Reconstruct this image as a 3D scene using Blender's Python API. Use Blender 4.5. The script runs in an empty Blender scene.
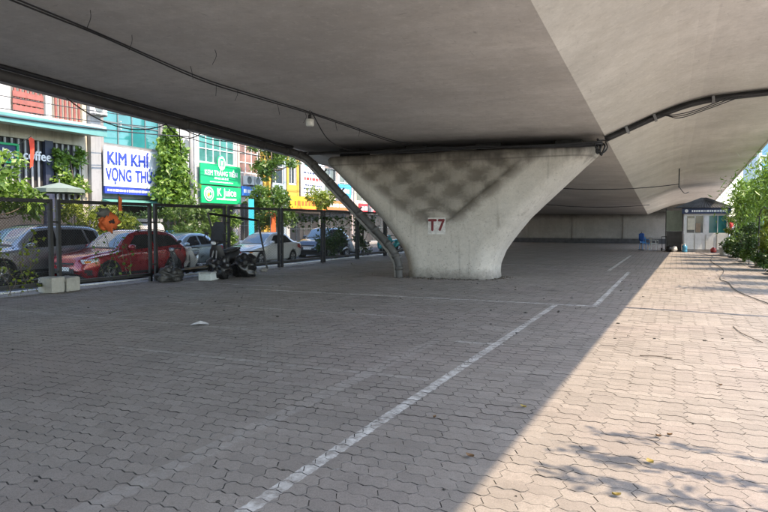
import bpy, bmesh, math, random
import numpy as np
from mathutils import Vector, Matrix, Euler

random.seed(7); np.random.seed(7)
SC = bpy.context.scene
COL = SC.collection
R = math.radians

# ------------------------------------------------------------------ camera, sky, sun, exposure
cam_d = bpy.data.cameras.new('camera'); cam = bpy.data.objects.new('camera', cam_d); COL.objects.link(cam)
cam_d.sensor_width = 36; cam_d.lens = 650 / 768 * 36; cam_d.clip_start = 0.05; cam_d.clip_end = 2000
cam.location = (0, 0, 1.7); cam.rotation_euler = (R(90 - 2.818), 0, R(24.238))
SC.camera = cam

SUN_DIR = Vector((0.992, -0.125, 1.28)).normalized()      # towards the sun
W = bpy.data.worlds.new('World'); SC.world = W; W.use_nodes = True
wn = W.node_tree.nodes; wl = W.node_tree.links
bg = wn['Background']; sky = wn.new('ShaderNodeTexSky'); sky.sky_type = 'NISHITA'; sky.sun_disc = False
sky.sun_elevation = math.asin(SUN_DIR.z); sky.sun_rotation = math.atan2(SUN_DIR.x, SUN_DIR.y)
sky.air_density = 1.1; sky.dust_density = 1.1; sky.ozone_density = 1.3
wl.new(sky.outputs[0], bg.inputs[0]); bg.inputs[1].default_value = 0.15

sun_d = bpy.data.lights.new('sun', 'SUN'); sun_d.energy = 2.0; sun_d.angle = R(0.55); sun_d.color = (1.0, 0.81, 0.60)
sun = bpy.data.objects.new('sun', sun_d); COL.objects.link(sun)
sun.rotation_euler = SUN_DIR.to_track_quat('Z', 'Y').to_euler(); sun.location = (30, -5, 40)

SC.view_settings.view_transform = 'Standard'; SC.view_settings.look = 'None'
SC.view_settings.gamma = 1; SC.view_settings.use_curve_mapping = False
SC.view_settings.exposure = 2.3
SC.render.engine = 'CYCLES'
SC.cycles.max_bounces = 10; SC.cycles.diffuse_bounces = 8; SC.cycles.glossy_bounces = 3
SC.cycles.sample_clamp_indirect = 8
SC.cycles.use_denoising = True
try: SC.cycles.denoiser = 'OPENIMAGEDENOISE'
except Exception: pass

# ------------------------------------------------------------------ materials
class NT:
    """small helper round a node tree"""
    def __init__(s, name):
        s.m = bpy.data.materials.new(name); s.m.use_nodes = True
        s.t = s.m.node_tree; s.n = s.t.nodes; s.b = s.n['Principled BSDF']
    def new(s, typ, **kw):
        n = s.n.new(typ)
        for k, v in kw.items(): setattr(n, k, v)
        return n
    def put(s, sock, v):
        if isinstance(v, bpy.types.NodeSocket): s.t.links.new(v, sock)
        else: sock.default_value = v
    def math(s, op, a, b=None, c=None, clamp=False):
        n = s.new('ShaderNodeMath', operation=op, use_clamp=clamp); s.put(n.inputs[0], a)
        if b is not None: s.put(n.inputs[1], b)
        if c is not None: s.put(n.inputs[2], c)
        return n.outputs[0]
    def noise(s, vec, scale, detail=4, rough=.55, dist=0):
        n = s.new('ShaderNodeTexNoise'); s.put(n.inputs['Vector'], vec); n.inputs['Scale'].default_value = scale
        n.inputs['Detail'].default_value = detail; n.inputs['Roughness'].default_value = rough; n.inputs['Distortion'].default_value = dist
        return n.outputs[0]
    def ramp(s, fac, lo, hi, a=0.0, b=1.0):
        n = s.new('ShaderNodeMapRange'); n.clamp = True; s.put(n.inputs[0], fac)
        n.inputs[1].default_value = lo; n.inputs[2].default_value = hi; n.inputs[3].default_value = a; n.inputs[4].default_value = b
        return n.outputs[0]
    def mix(s, fac, a, b, mode='MIX'):
        n = s.new('ShaderNodeMix', data_type='RGBA', blend_type=mode); s.put(n.inputs[0], fac)
        def c(v): return (*v, 1) if isinstance(v, tuple) and len(v) == 3 else v
        s.put(n.inputs[6], c(a)); s.put(n.inputs[7], c(b)); return n.outputs[2]
    def pos(s): return s.new('ShaderNodeNewGeometry').outputs['Position']
    def obj(s): return s.new('ShaderNodeTexCoord').outputs['Object']
    def scalev(s, v, sc):
        n = s.new('ShaderNodeMapping'); s.put(n.inputs[0], v); n.inputs['Scale'].default_value = sc; return n.outputs[0]
    def bump(s, h, strength, dist=.01, prev=None):
        n = s.new('ShaderNodeBump'); s.put(n.inputs['Height'], h); n.inputs['Strength'].default_value = strength
        n.inputs['Distance'].default_value = dist
        if prev is not None: s.put(n.inputs['Normal'], prev)
        s.put(s.b.inputs['Normal'], n.outputs[0]); return n.outputs[0]

def tone(c, k): return tuple(max(0, min(1, x * k)) for x in c)
_M = {}
def M(name, col, rough=.6, var=.18, scale=2.5, bump=0, bscale=40, metal=0, coat=0, spec=None, trans=0, dirt=0, world=False):
    if name in _M: return _M[name]
    k = NT(name); v = k.pos() if world else k.obj()
    n1 = k.noise(v, scale, 5, .6)
    c = k.mix(k.ramp(n1, .3, .7), tone(col, 1 - var), tone(col, 1 + var))
    if dirt:
        n2 = k.noise(v, scale * 3.7, 6, .7)
        c = k.mix(k.ramp(n2, .5, .75, 0, dirt), c, (.05, .045, .04))
    k.put(k.b.inputs['Base Color'], c)
    r = k.ramp(k.noise(v, scale * 2.3, 4), .3, .7, max(.02, rough * .85), min(1, rough * 1.15)); k.put(k.b.inputs['Roughness'], r)
    k.b.inputs['Metallic'].default_value = metal
    k.b.inputs['Coat Weight'].default_value = coat; k.b.inputs['Coat Roughness'].default_value = .06
    if spec is not None: k.b.inputs['Specular IOR Level'].default_value = spec
    if bump: k.bump(k.noise(v, bscale, 4), bump, .01)
    _M[name] = k.m; return k.m

def leaf_mat(name, col, var=.35):
    if name in _M: return _M[name]
    k = NT(name); v = k.pos()
    at = k.new('ShaderNodeAttribute', attribute_name='rnd').outputs['Fac']
    c = k.mix(at, tone(col, 1 - var), (min(1, col[0] * 1.5), min(1, col[1] * 1.25), col[2] * .9))
    c = k.mix(k.ramp(k.noise(v, 1.4, 3), .35, .65, 0, .5), c, tone(col, .62))
    k.put(k.b.inputs['Base Color'], c); k.b.inputs['Roughness'].default_value = .42
    tr = k.new('ShaderNodeBsdfTranslucent'); k.put(tr.inputs[0], k.mix(.5, c, (col[0] * 1.6, col[1] * 1.7, col[2] * .5)))
    ms = k.new('ShaderNodeMixShader'); ms.inputs[0].default_value = .3
    k.t.links.new(k.b.outputs[0], ms.inputs[1]); k.t.links.new(tr.outputs[0], ms.inputs[2])
    k.t.links.new(ms.outputs[0], k.n['Material Output'].inputs[0])
    _M[name] = k.m; return k.m

def concrete_mat(name, col, streak_axis=None, dark=.45, soot=None):
    k = NT(name); v = k.pos()
    big = k.noise(v, .35, 6, .62); mid = k.noise(v, 1.7, 6, .65, .4); fine = k.noise(v, 26, 5, .7)
    c = k.mix(k.ramp(big, .32, .7), tone(col, .78), tone(col, 1.14))
    c = k.mix(k.ramp(mid, .40, .66, 0, .38), c, tone((col[0], col[1] * .97, col[2] * .92), .70))
    c = k.mix(k.ramp(fine, .35, .75, 0, .22), c, tone(col, .55))
    if streak_axis is not None:
        st = k.noise(k.scalev(v, streak_axis), 1.0, 5, .6)
        c = k.mix(k.ramp(st, .48, .78, 0, .38), c, tone(col, dark))
    pk = k.noise(v, 7.5, 6, .72, .6)
    c = k.mix(k.ramp(pk, .54, .66, 0, .30), c, tone(col, .58)); c = k.mix(k.ramp(pk, .46, .36, 0, .22), c, tone(col, 1.25))
    sc_ = k.noise(k.scalev(v, (1.0, 5.5, 3.0)), 3.2, 3, .6); c = k.mix(k.ramp(sc_, .68, .72, 0, .45), c, tone(col, .38))
    sc2 = k.noise(k.scalev(v, (6.0, 1.1, 3.0)), 2.6, 3, .6); c = k.mix(k.ramp(sc2, .69, .73, 0, .4), c, tone(col, .42))
    pores = k.new('ShaderNodeTexVoronoi'); k.put(pores.inputs['Vector'], v); pores.inputs['Scale'].default_value = 9
    pm = k.math('MULTIPLY', k.ramp(pores.outputs['Distance'], .04, .09, 1, 0), k.ramp(k.noise(v, 2.2, 2), .55, .62))
    c = k.mix(k.math('MULTIPLY', pm, .8), c, tone(col, .25))
    if soot is not None: c = soot(k, v, c)
    k.put(k.b.inputs['Base Color'], c); k.b.inputs['Roughness'].default_value = .86
    k.b.inputs['Specular IOR Level'].default_value = .3
    b1 = k.bump(k.noise(v, 55, 5, .7), .25, .006); k.bump(k.math('ADD', mid, k.math('MULTIPLY', pm, -.6)), .3, .02, b1)
    return k.m

# soffit: board-mark ripple and soot beside the pier head, darker towards the far end
def soffit_soot_far_tone(k, v, c):
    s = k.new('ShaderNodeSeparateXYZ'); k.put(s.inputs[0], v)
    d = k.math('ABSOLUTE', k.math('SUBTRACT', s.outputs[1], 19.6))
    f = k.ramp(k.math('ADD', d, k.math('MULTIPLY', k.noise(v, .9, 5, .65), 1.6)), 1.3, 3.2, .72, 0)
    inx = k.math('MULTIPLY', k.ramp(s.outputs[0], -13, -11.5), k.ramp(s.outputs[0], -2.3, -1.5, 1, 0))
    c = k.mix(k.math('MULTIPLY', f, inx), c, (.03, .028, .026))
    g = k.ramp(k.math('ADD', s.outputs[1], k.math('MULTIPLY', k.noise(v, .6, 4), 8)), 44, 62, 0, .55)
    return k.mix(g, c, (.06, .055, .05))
MAT_SOFFIT = concrete_mat('soffit_concrete', (.66, .63, .58), (.22, 2.6, 1.0), .62, soffit_soot_far_tone)
MAT_WING = concrete_mat('wing_concrete', (.66, .63, .58), (2.2, .25, .8), .7)

def pier_soot(k, v, c):
    s = k.new('ShaderNodeSeparateXYZ'); k.put(s.inputs[0], v); x, y, z = s.outputs
    # mould blotches in rough rows on the recessed panel (left by the formwork), fading to the base and outer arms
    rows = k.new('ShaderNodeTexVoronoi'); k.put(rows.inputs['Vector'], k.scalev(v, (1.55, .05, 2.3))); rows.inputs['Scale'].default_value = 1.0
    rows.inputs['Randomness'].default_value = .62
    blot = k.ramp(k.math('ADD', rows.outputs['Distance'], k.math('MULTIPLY', k.noise(k.scalev(v, (1, 1, 2.0)), 2.1, 6, .7, .5), 1.25)), .80, 1.30, 1, 0)
    ph = k.math('ADD', k.math('MULTIPLY', k.math('ADD', x, 6.55), 5.2), k.math('MULTIPLY', k.math('SINE', k.math('MULTIPLY', z, 3.0)), .6))
    qt = k.math('MULTIPLY', k.math('SINE', ph), k.math('SINE', k.math('MULTIPLY', z, 7.4)))
    blot = k.ramp(k.math('ADD', k.math('MULTIPLY', qt, .25), k.math('ADD', k.math('MULTIPLY', k.noise(k.scalev(v, (1, 1, 1.9)), 1.5, 6, .7, .6), 1.0), k.math('MULTIPLY', k.noise(v, 9, 5, .7), .28))), .50, .78)
    ax = k.math('ABSOLUTE', k.math('ADD', x, 6.85))
    tri = k.ramp(k.math('SUBTRACT', ax, k.math('MULTIPLY', k.math('SUBTRACT', z, 1.35), 1.22)), -.05, .45, 1, 0)
    hi = k.ramp(z, 1.3, 2.1)
    f = k.math('MULTIPLY', k.math('MULTIPLY', blot, tri), hi)
    front = k.ramp(y, 19.75, 19.55)
    c = k.mix(k.math('MULTIPLY', k.math('MULTIPLY', f, .82), front), c, (.052, .043, .034))
    c = k.mix(k.math('MULTIPLY', k.math('MULTIPLY', tri, k.ramp(z, 1.4, 2.4, 0, .62)), front), c, (.19, .165, .135))
    # dirty head under the gap, running down in drips
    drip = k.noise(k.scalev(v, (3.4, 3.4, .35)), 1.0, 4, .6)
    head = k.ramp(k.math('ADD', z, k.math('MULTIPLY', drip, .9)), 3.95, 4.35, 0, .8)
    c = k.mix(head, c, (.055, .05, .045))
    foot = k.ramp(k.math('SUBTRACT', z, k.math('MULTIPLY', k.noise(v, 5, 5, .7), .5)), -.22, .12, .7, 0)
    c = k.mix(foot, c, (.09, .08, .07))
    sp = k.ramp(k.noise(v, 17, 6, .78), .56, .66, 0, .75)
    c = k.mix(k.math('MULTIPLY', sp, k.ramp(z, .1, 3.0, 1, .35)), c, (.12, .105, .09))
    run = k.noise(k.scalev(v, (5, 5, .3)), 1.2, 5, .65); c = k.mix(k.ramp(run, .56, .70, 0, .4), c, (.17, .15, .125))
    sm = k.math('ABSOLUTE', k.math('SUBTRACT', z, 3.66)); c = k.mix(k.ramp(sm, .012, .03, .5, 0), c, (.1, .09, .08))
    return c
MAT_PIER = concrete_mat('pier_concrete', (.56, .515, .455), (1.2, 1.2, .25), .75, pier_soot)

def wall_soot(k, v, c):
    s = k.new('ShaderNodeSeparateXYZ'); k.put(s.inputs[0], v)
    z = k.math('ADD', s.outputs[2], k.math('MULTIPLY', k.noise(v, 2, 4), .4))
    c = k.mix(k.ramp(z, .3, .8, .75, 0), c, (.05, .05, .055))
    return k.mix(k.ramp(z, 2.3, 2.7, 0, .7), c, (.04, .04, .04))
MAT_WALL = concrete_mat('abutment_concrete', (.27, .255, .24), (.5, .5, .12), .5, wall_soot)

# pavers: each with its own shade, worn white paint, large stains
LINES = [(-2.355, -2.245, 1.0, 13.9, .85), (-10.3, -1.46, 13.96, 14.09, .95), (-1.58, -1.46, 14.15, 24.6, 1.0), (-2.30, -2.18, 24.8, 37.5, 1.0),
         (-10.3, -2.4, 24.75, 24.88, .4), (-3.27, -3.09, 1.0, 9.0, .16), (-10.3, -4.5, 10.9, 11.02, .28), (-13.2, -6.2, 8.55, 8.67, .25),
         (-7.0, -2.4, 6.55, 6.66, .22), (-13.8, -9.5, 14.9, 15.03, .6), (-2.9, -2.2, 8.9, 9.05, .35)]
def paver_mat(far):
    k = NT('paver_field_far' if far else 'paver_concrete'); v = k.pos()
    s = k.new('ShaderNodeSeparateXYZ'); k.put(s.inputs[0], v); x, y, z = s.outputs
    base = (.298, .268, .240)
    if far:
        br = k.new('ShaderNodeTexBrick'); k.put(br.inputs['Vector'], v); br.inputs['Scale'].default_value = 1
        br.inputs['Brick Width'].default_value = PA; br.inputs['Row Height'].default_value = PB; br.inputs['Mortar Size'].default_value = .010; br.offset = 0
        br.inputs['Color1'].default_value = (.2, .2, .2, 1); br.inputs['Color2'].default_value = (.9, .9, .9, 1); br.inputs['Mortar'].default_value = (.5, .5, .5, 1)
        rnd = br.outputs['Color']; mort = br.outputs['Fac']
    else:
        rnd = k.new('ShaderNodeAttribute', attribute_name='rnd').outputs['Fac']
    c = k.mix(rnd, tone(base, .84), tone(base, 1.12)); c = k.mix(k.ramp(rnd, .93, .97, 0, .5), c, tone(base, .62))
    pink = k.ramp(k.noise(v, .33, 3), .48, .62, 0, .5)
    c = k.mix(pink, c, (.33, .275, .255))
    c = k.mix(k.ramp(k.noise(v, .7, 6, .65), .42, .72, 0, .42), c, tone(base, .58))
    c = k.mix(k.ramp(k.noise(v, 5.5, 6, .7), .52, .75, 0, .38), c, tone(base, .52))
    c = k.mix(k.ramp(k.noise(v, 2.1, 5, .7), .56, .74, 0, .30), c, tone(base, 1.4))
    c = k.mix(k.ramp(k.noise(v, 95, 3, .8), .40, .66, 0, .6), c, tone(base, .38))
    c = k.mix(k.ramp(k.noise(v, 240, 2, .8), .58, .72, 0, .5), c, tone(base, 1.7))
    c = k.mix(k.ramp(k.noise(v, 28, 5, .75), .48, .66, 0, .55), c, tone(base, .55))
    oil = k.new('ShaderNodeTexVoronoi'); k.put(oil.inputs['Vector'], k.scalev(v, (.55, .55, 0))); oil.inputs['Scale'].default_value = 1.0
    om = k.ramp(k.math('ADD', oil.outputs['Distance'], k.math('MULTIPLY', k.noise(v, 5, 5, .7), .22)), .16, .30, .5, 0); c = k.mix(om, c, (.07, .065, .06))
    tr = k.noise(k.scalev(v, (2.4, .10, 1)), 1.0, 5, .6); c = k.mix(k.ramp(tr, .55, .75, 0, .30), c, tone(base, .62)); c = k.mix(k.ramp(tr, .42, .28, 0, .28), c, tone(base, 1.3))
    dust = k.noise(k.scalev(v, (.25, .9, 1)), 1.0, 6, .7); c = k.mix(k.ramp(dust, .55, .72, 0, .35), c, (.40, .37, .33))
    wear = k.noise(v, 9, 6, .72); wear2 = k.noise(v, 1.3, 3)
    tot = None
    jig = k.math('MULTIPLY', k.math('SUBTRACT', k.noise(v, 14, 3), .5), .045)
    xj = k.math('ADD', x, jig); yj = k.math('ADD', y, jig)
    for (x0, x1, y0, y1, a) in LINES:
        m = k.math('MULTIPLY', k.math('GREATER_THAN', xj, x0), k.math('LESS_THAN', xj, x1))
        m = k.math('MULTIPLY', m, k.math('MULTIPLY', k.math('GREATER_THAN', yj, y0), k.math('LESS_THAN', yj, y1)))
        m = k.math('MULTIPLY', m, a); tot = m if tot is None else k.math('MAXIMUM', tot, m)
    keep = k.ramp(k.math('ADD', wear, k.math('MULTIPLY', k.math('SUBTRACT', wear2, .5), .35)), .40, .62, .12, 1)
    c = k.mix(k.math('MULTIPLY', tot, keep), c, (.66, .65, .62))
    if far: c = k.mix(k.math('MULTIPLY', mort, .7), c, (.07, .065, .06))
    k.put(k.b.inputs['Base Color'], c)
    k.put(k.b.inputs['Roughness'], k.ramp(k.noise(v, 1.1, 4), .3, .7, .58, .82)); k.b.inputs['Specular IOR Level'].default_value = .45
    b = k.bump(k.noise(v, 120, 4, .75), .35, .004); b = k.bump(k.noise(v, 16, 4), .35, .008, b)
    if far: k.bump(mort, -.6, .01, b)
    return k.m
PA, PB = .212, .156            # paver pitch across and along the bridge
MAT_PAVER = paver_mat(False); MAT_PAVEFAR = paver_mat(True)
_k = NT('joint_sand'); _v = _k.pos(); _c = _k.mix(_k.ramp(_k.noise(_v, 1.6, 5, .7), .40, .62), (.045, .041, .037), (.215, .198, .178))
_c = _k.mix(_k.ramp(_k.noise(_v, 14, 4, .7), .42, .6), _c, (.05, .046, .042)); _k.put(_k.b.inputs['Base Color'], _c); _k.b.inputs['Roughness'].default_value = .95; MAT_BED = _k.m
MAT_ASPHALT = M('asphalt', (.06, .06, .062), .85, .2, 1.2, .5, 120, world=True)
MAT_GROUND = M('bare_earth', (.17, .155, .125), .95, .3, .6, .3, 30, world=True)
MAT_SIDEWALK = M('sidewalk_concrete', (.33, .31, .29), .85, .2, 1.0, .3, 60, world=True)
MAT_KERB = M('painted_kerb', (.76, .76, .75), .7, .12, 3, .3, 50, dirt=.3, world=True)
BLK = M('black_painted_steel', (.009, .009, .010), .5, .4, 6, .2, 60, dirt=.2)
WIRE = M('galvanised_wire', (.05, .05, .05), .5, .3, 4, metal=.4)
RUBBER = M('tyre_rubber', (.018, .018, .019), .8, .3, 8)
ALLOY = M('alloy_rim', (.55, .56, .58), .3, .1, 5, metal=.9)
GLASS = M('tinted_car_glass', (.010, .012, .014), .04, .1, 2, spec=.8)
SHIELD = M('windscreen_glass_reflection', (.16, .22, .27), .04, .2, 2, spec=.9)  # pale blue base colour stands in for the sky reflected in the windscreens
CHROME = M('chrome', (.7, .7, .72), .12, .05, 4, metal=1)
PLASTIC_BLK = M('black_plastic', (.022, .022, .024), .55, .2, 8)
LAMP = M('headlamp_glass', (.62, .65, .68), .08, .1, 4, spec=.8)
AMBER = M('amber_lens', (.8, .28, .03), .2, .1, 4)
REDL = M('red_lens', (.45, .02, .02), .2, .1, 4)
WHITE = M('white_paint', (.74, .74, .72), .5, .06, 2, dirt=.12)
NAVY = M('navy_enamel', (.02, .035, .09), .5, .1, 3)
CABLE = M('cable_sheath', (.02, .02, .022), .55, .3, 5)
PIPE = M('drain_pipe_plastic', (.075, .072, .068), .6, .35, 2.2, .2, 30, dirt=.4)
GREYMETAL = M('weathered_steel', (.20, .20, .205), .55, .25, 3, .2, 40, metal=.3, dirt=.3)

# ------------------------------------------------------------------ mesh helpers
def mesh(name, verts, faces, mat=None, smooth=False):
    me = bpy.data.meshes.new(name); me.from_pydata([tuple(v) for v in verts], [], [tuple(f) for f in faces]); me.update()
    if mat: me.materials.append(mat)
    if smooth: me.polygons.foreach_set('use_smooth', [True] * len(me.polygons))
    return me
def link(name, me, parent=None, loc=None, rot=None):
    o = bpy.data.objects.new(name, me); COL.objects.link(o)
    if parent is not None: o.parent = parent
    if loc is not None: o.location = loc
    if rot is not None: o.rotation_euler = rot
    return o
def tag(o, label=None, cat=None, group=None, kind=None):
    if label: o['label'] = label
    if cat: o['category'] = cat
    if group: o['group'] = group
    if kind: o['kind'] = kind
    return o
def thing(name, label, cat, loc=(0, 0, 0), rz=0, group=None):
    o = link(name, None, None, loc, (0, 0, rz)); o.empty_display_size = .2
    return tag(o, label, cat, group)
def copy_tree(o, parent=None):
    c = o.copy(); COL.objects.link(c); c.parent = parent
    for ch in o.children: copy_tree(ch, c)
    return c

class MB:
    def __init__(s): s.v = []; s.f = []
    def add(s, vs, fs):
        b = len(s.v); s.v += [tuple(v) for v in vs]; s.f += [tuple(i + b for i in f) for f in fs]; return s
    def box(s, x0, x1, y0, y1, z0, z1):
        vs = [(x, y, z) for z in (z0, z1) for y in (y0, y1) for x in (x0, x1)]
        return s.add(vs, [(0, 2, 3, 1), (4, 5, 7, 6), (0, 1, 5, 4), (2, 6, 7, 3), (0, 4, 6, 2), (1, 3, 7, 5)])
    def cbox(s, c, d, rot=None):
        x, y, z = (k / 2 for k in d); m = Euler(rot).to_matrix() if rot else Matrix.Identity(3)
        vs = [m @ Vector((a * x, b * y, e * z)) + Vector(c) for e in (-1, 1) for b in (-1, 1) for a in (-1, 1)]
        return s.add(vs, [(0, 2, 3, 1), (4, 5, 7, 6), (0, 1, 5, 4), (2, 6, 7, 3), (0, 4, 6, 2), (1, 3, 7, 5)])
    def prism(s, poly, a0, a1, axis='x'):
        """polygon in the other two axes, extruded along axis"""
        def P(p, a): return {'x': (a, p[0], p[1]), 'y': (p[0], a, p[1]), 'z': (p[0], p[1], a)}[axis]
        n = len(poly); vs = [P(p, a0) for p in poly] + [P(p, a1) for p in poly]
        fs = [tuple(range(n))[::-1], tuple(range(n, 2 * n))] + [(i, (i + 1) % n, n + (i + 1) % n, n + i) for i in range(n)]
        return s.add(vs, fs)
    def tube(s, path, r, n=8, cap=True):
        P = [Vector(p) for p in path]; rr = r if isinstance(r, (list, tuple)) else [r] * len(P)
        rings = []; up = None
        for i, p in enumerate(P):
            t = (P[min(i + 1, len(P) - 1)] - P[max(i - 1, 0)]).normalized()
            if up is None: up = Vector((0, 0, 1)) if abs(t.z) < .9 else Vector((1, 0, 0))
            a = t.cross(up); a = a.normalized() if a.length > 1e-5 else t.orthogonal().normalized()
            b = a.cross(t).normalized(); up = b
            rings.append([p + a * math.cos(2 * math.pi * k / n) * rr[i] + b * math.sin(2 * math.pi * k / n) * rr[i] for k in range(n)])
        vs = [v for q in rings for v in q]
        fs = [(i * n + k, i * n + (k + 1) % n, (i + 1) * n + (k + 1) % n, (i + 1) * n + k) for i in range(len(P) - 1) for k in range(n)]
        if cap: fs += [tuple(range(n))[::-1], tuple(range((len(P) - 1) * n, len(P) * n))]
        return s.add(vs, fs)
    def lathe(s, prof, c=(0, 0, 0), axis='z', n=20):
        vs = []; m = len(prof)
        for k in range(n):
            a = 2 * math.pi * k / n
            for r, h in prof:
                p = (r * math.cos(a), r * math.sin(a), h)
                p = {'z': p, 'y': (p[0], h, p[1]), 'x': (h, p[0], p[1])}[axis]
                vs.append((p[0] + c[0], p[1] + c[1], p[2] + c[2]))
        fs = [(k * m + i, ((k + 1) % n) * m + i, ((k + 1) % n) * m + i + 1, k * m + i + 1) for k in range(n) for i in range(m - 1)]
        return s.add(vs, fs)
    def loft(s, st, n=14, e=2.6):
        """stations (x, y, z, ry, rz): superellipse sections along x"""
        vs = []
        for (x, y, z, ry, rz) in st:
            for k in range(n):
                a = 2 * math.pi * k / n; c, q = math.cos(a), math.sin(a)
                vs.append((x, y + ry * math.copysign(abs(c) ** (2 / e), c), z + rz * math.copysign(abs(q) ** (2 / e), q)))
        fs = [(i * n + k, i * n + (k + 1) % n, (i + 1) * n + (k + 1) % n, (i + 1) * n + k) for i in range(len(st) - 1) for k in range(n)]
        fs += [tuple(range(n))[::-1], tuple(range((len(st) - 1) * n, len(st) * n))]
        return s.add(vs, fs)
    def blob(s, c, r, seed=0, amp=.2, nu=12, nv=8, flat=None):
        rnd = random.Random(seed); ph = [rnd.uniform(0, 6.3) for _ in range(8)]
        vs = []
        for j in range(nv + 1):
            th = math.pi * j / nv
            for i in range(nu):
                a = 2 * math.pi * i / nu
                d = Vector((math.sin(th) * math.cos(a), math.sin(th) * math.sin(a), math.cos(th)))
                w = 1 + amp * (math.sin(3 * d.x * 2 + ph[0]) * math.sin(4 * d.y + ph[1]) + .6 * math.sin(9 * d.z + ph[2]) * math.sin(8 * d.x + ph[3]) + .5 * math.sin(11 * d.y + ph[4] + 5 * d.z))
                p = Vector((d.x * r[0] * w, d.y * r[1] * w, d.z * r[2] * w)) + Vector(c)
                if flat is not None: p.z = max(p.z, flat)
                vs.append(p)
        fs = [(j * nu + i, (j + 1) * nu + i, (j + 1) * nu + (i + 1) % nu, j * nu + (i + 1) % nu) for j in range(nv) for i in range(nu)]
        return s.add(vs, fs)
    def build(s, name, mat, parent=None, smooth=False, loc=None, rot=None, bevel=0):
        me = mesh(name, s.v, s.f, mat, smooth)
        if bevel:
            bm = bmesh.new(); bm.from_mesh(me)
            es = [e for e in bm.edges if len(e.link_faces) == 2 and e.calc_face_angle(0) > .5]
            bmesh.ops.bevel(bm, geom=es, offset=bevel, segments=2, affect='EDGES', profile=.6)
            bm.to_mesh(me); bm.free(); me.update()
        return link(name, me, parent, loc, rot)

def catmull(pts, k=6):
    P = [Vector(p) for p in pts]; P = [2 * P[0] - P[1]] + P + [2 * P[-1] - P[-2]]; out = []
    for i in range(1, len(P) - 2):
        a, b, c, d = P[i - 1:i + 3]
        for j in range(k):
            t = j / k
            out.append(.5 * ((2 * b) + (c - a) * t + (2 * a - 5 * b + 4 * c - d) * t * t + (3 * b - a - 3 * c + d) * t ** 3))
    out.append(P[-2]); return out
def sag(a, b, s, n=14):
    a, b = Vector(a), Vector(b); return [a.lerp(b, i / n) - Vector((0, 0, s * 4 * (i / n) * (1 - i / n))) for i in range(n + 1)]

def text_mesh(name, body, size, mat, parent, loc, rot, depth=.012, bold=0, align='CENTER', xs=1.0):
    cu = bpy.data.curves.new('lettering', 'FONT'); cu.body = body; cu.size = size; cu.align_x = align; cu.align_y = 'CENTER'
    cu.extrude = depth; cu.resolution_u = 3
    tmp = bpy.data.objects.new('lettering_tmp', cu); COL.objects.link(tmp)
    dg = bpy.context.evaluated_depsgraph_get(); me = bpy.data.meshes.new_from_object(tmp.evaluated_get(dg))
    bpy.data.objects.remove(tmp); bpy.data.curves.remove(cu)
    if bold:
        vs = [v.co.copy() for v in me.vertices]; fs = [tuple(p.vertices) for p in me.polygons]; mb = MB()
        for i, (dx, dy) in enumerate(((0, 0), (bold, 0), (-bold, 0), (0, bold), (0, -bold))): mb.add([(v.x + dx, v.y + dy, v.z + .0012 * i) for v in vs], fs)
        me = mesh(name, mb.v, mb.f)
    me.materials.clear(); me.materials.append(mat); me.name = name
    o = link(name, me, parent, loc, rot); o.scale = (xs, 1, 1); return o
def text_words(body, size, mat, parent, x, yc, z, bold=0, xs=1.0, gap=.30):
    os_ = [text_mesh('lettering', w_, size, mat, parent, (x, 0, z), (R(90), 0, R(90)), .012, bold, 'LEFT', xs) for w_ in body.split()]
    ws = [max(v.co.x for v in o.data.vertices) * xs for o in os_]; y = yc - (sum(ws) + gap * size * (len(ws) - 1)) / 2
    for o, w_ in zip(os_, ws): o.location.y = y; y += w_ + gap * size
FACE_E = (R(90), 0, R(90))           # lettering that faces +X (towards the car park)

def leaf_mesh(name, pts, size, mat, seed=0, aspect=2.2, droop=.3, jit=.6, upbias=.3):
    """many folded leaf faces at given points"""
    rg = np.random.RandomState(seed); n = len(pts); P = np.array(pts, float)
    nrm = rg.normal(size=(n, 3)); nrm[:, 2] += upbias * 2; nrm /= np.linalg.norm(nrm, axis=1)[:, None] + 1e-9
    t = rg.normal(size=(n, 3)); t[:, 2] -= droop; t -= nrm * (t * nrm).sum(1)[:, None]; t /= np.linalg.norm(t, axis=1)[:, None] + 1e-9
    b = np.cross(nrm, t); L = size * (1 + jit * rg.uniform(-1, 1, n))[:, None]; w = L / aspect
    base = P; tip = P + t * L; mid = P + t * L * .45 - nrm * L * .06
    l = mid + b * w * .5 + nrm * w * .18; r = mid - b * w * .5 + nrm * w * .18
    V = np.stack([base, l, tip, r], 1).reshape(-1, 3)
    me = bpy.data.meshes.new(name); me.vertices.add(4 * n); me.vertices.foreach_set('co', V.ravel())
    idx = np.arange(n)[:, None] * 4; F = np.concatenate([idx + [[0, 1, 2]], idx + [[0, 2, 3]]], 1).reshape(-1)
    me.loops.add(6 * n); me.loops.foreach_set('vertex_index', F.astype(np.int32))
    me.polygons.add(2 * n); me.polygons.foreach_set('loop_start', np.arange(0, 6 * n, 3, dtype=np.int32))
    me.polygons.foreach_set('use_smooth', [False] * len(me.polygons)); me.update(); me.validate()
    at = me.attributes.new('rnd', 'FLOAT', 'POINT'); at.data.foreach_set('value', np.repeat(rg.uniform(0, 1, n), 4).astype(np.float32))
    me.materials.append(mat); return me
def clump_points(n, centre, rad, nclump, seed, hollow=.35):
    rg = np.random.RandomState(seed); c = rg.normal(size=(nclump, 3)); c /= np.linalg.norm(c, axis=1)[:, None]
    c *= (rg.uniform(.25, 1, nclump) ** .6)[:, None]; c = c * np.array(rad) + np.array(centre)
    rr = np.array(rad).mean() * rg.uniform(.22, .42, nclump)
    k = rg.randint(0, nclump, n); d = rg.normal(size=(n, 3)); d /= np.linalg.norm(d, axis=1)[:, None]
    return c[k] + d * (rr[k] * rg.uniform(hollow, 1, n) ** .5)[:, None] * np.array([1, 1, .8]), c
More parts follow.
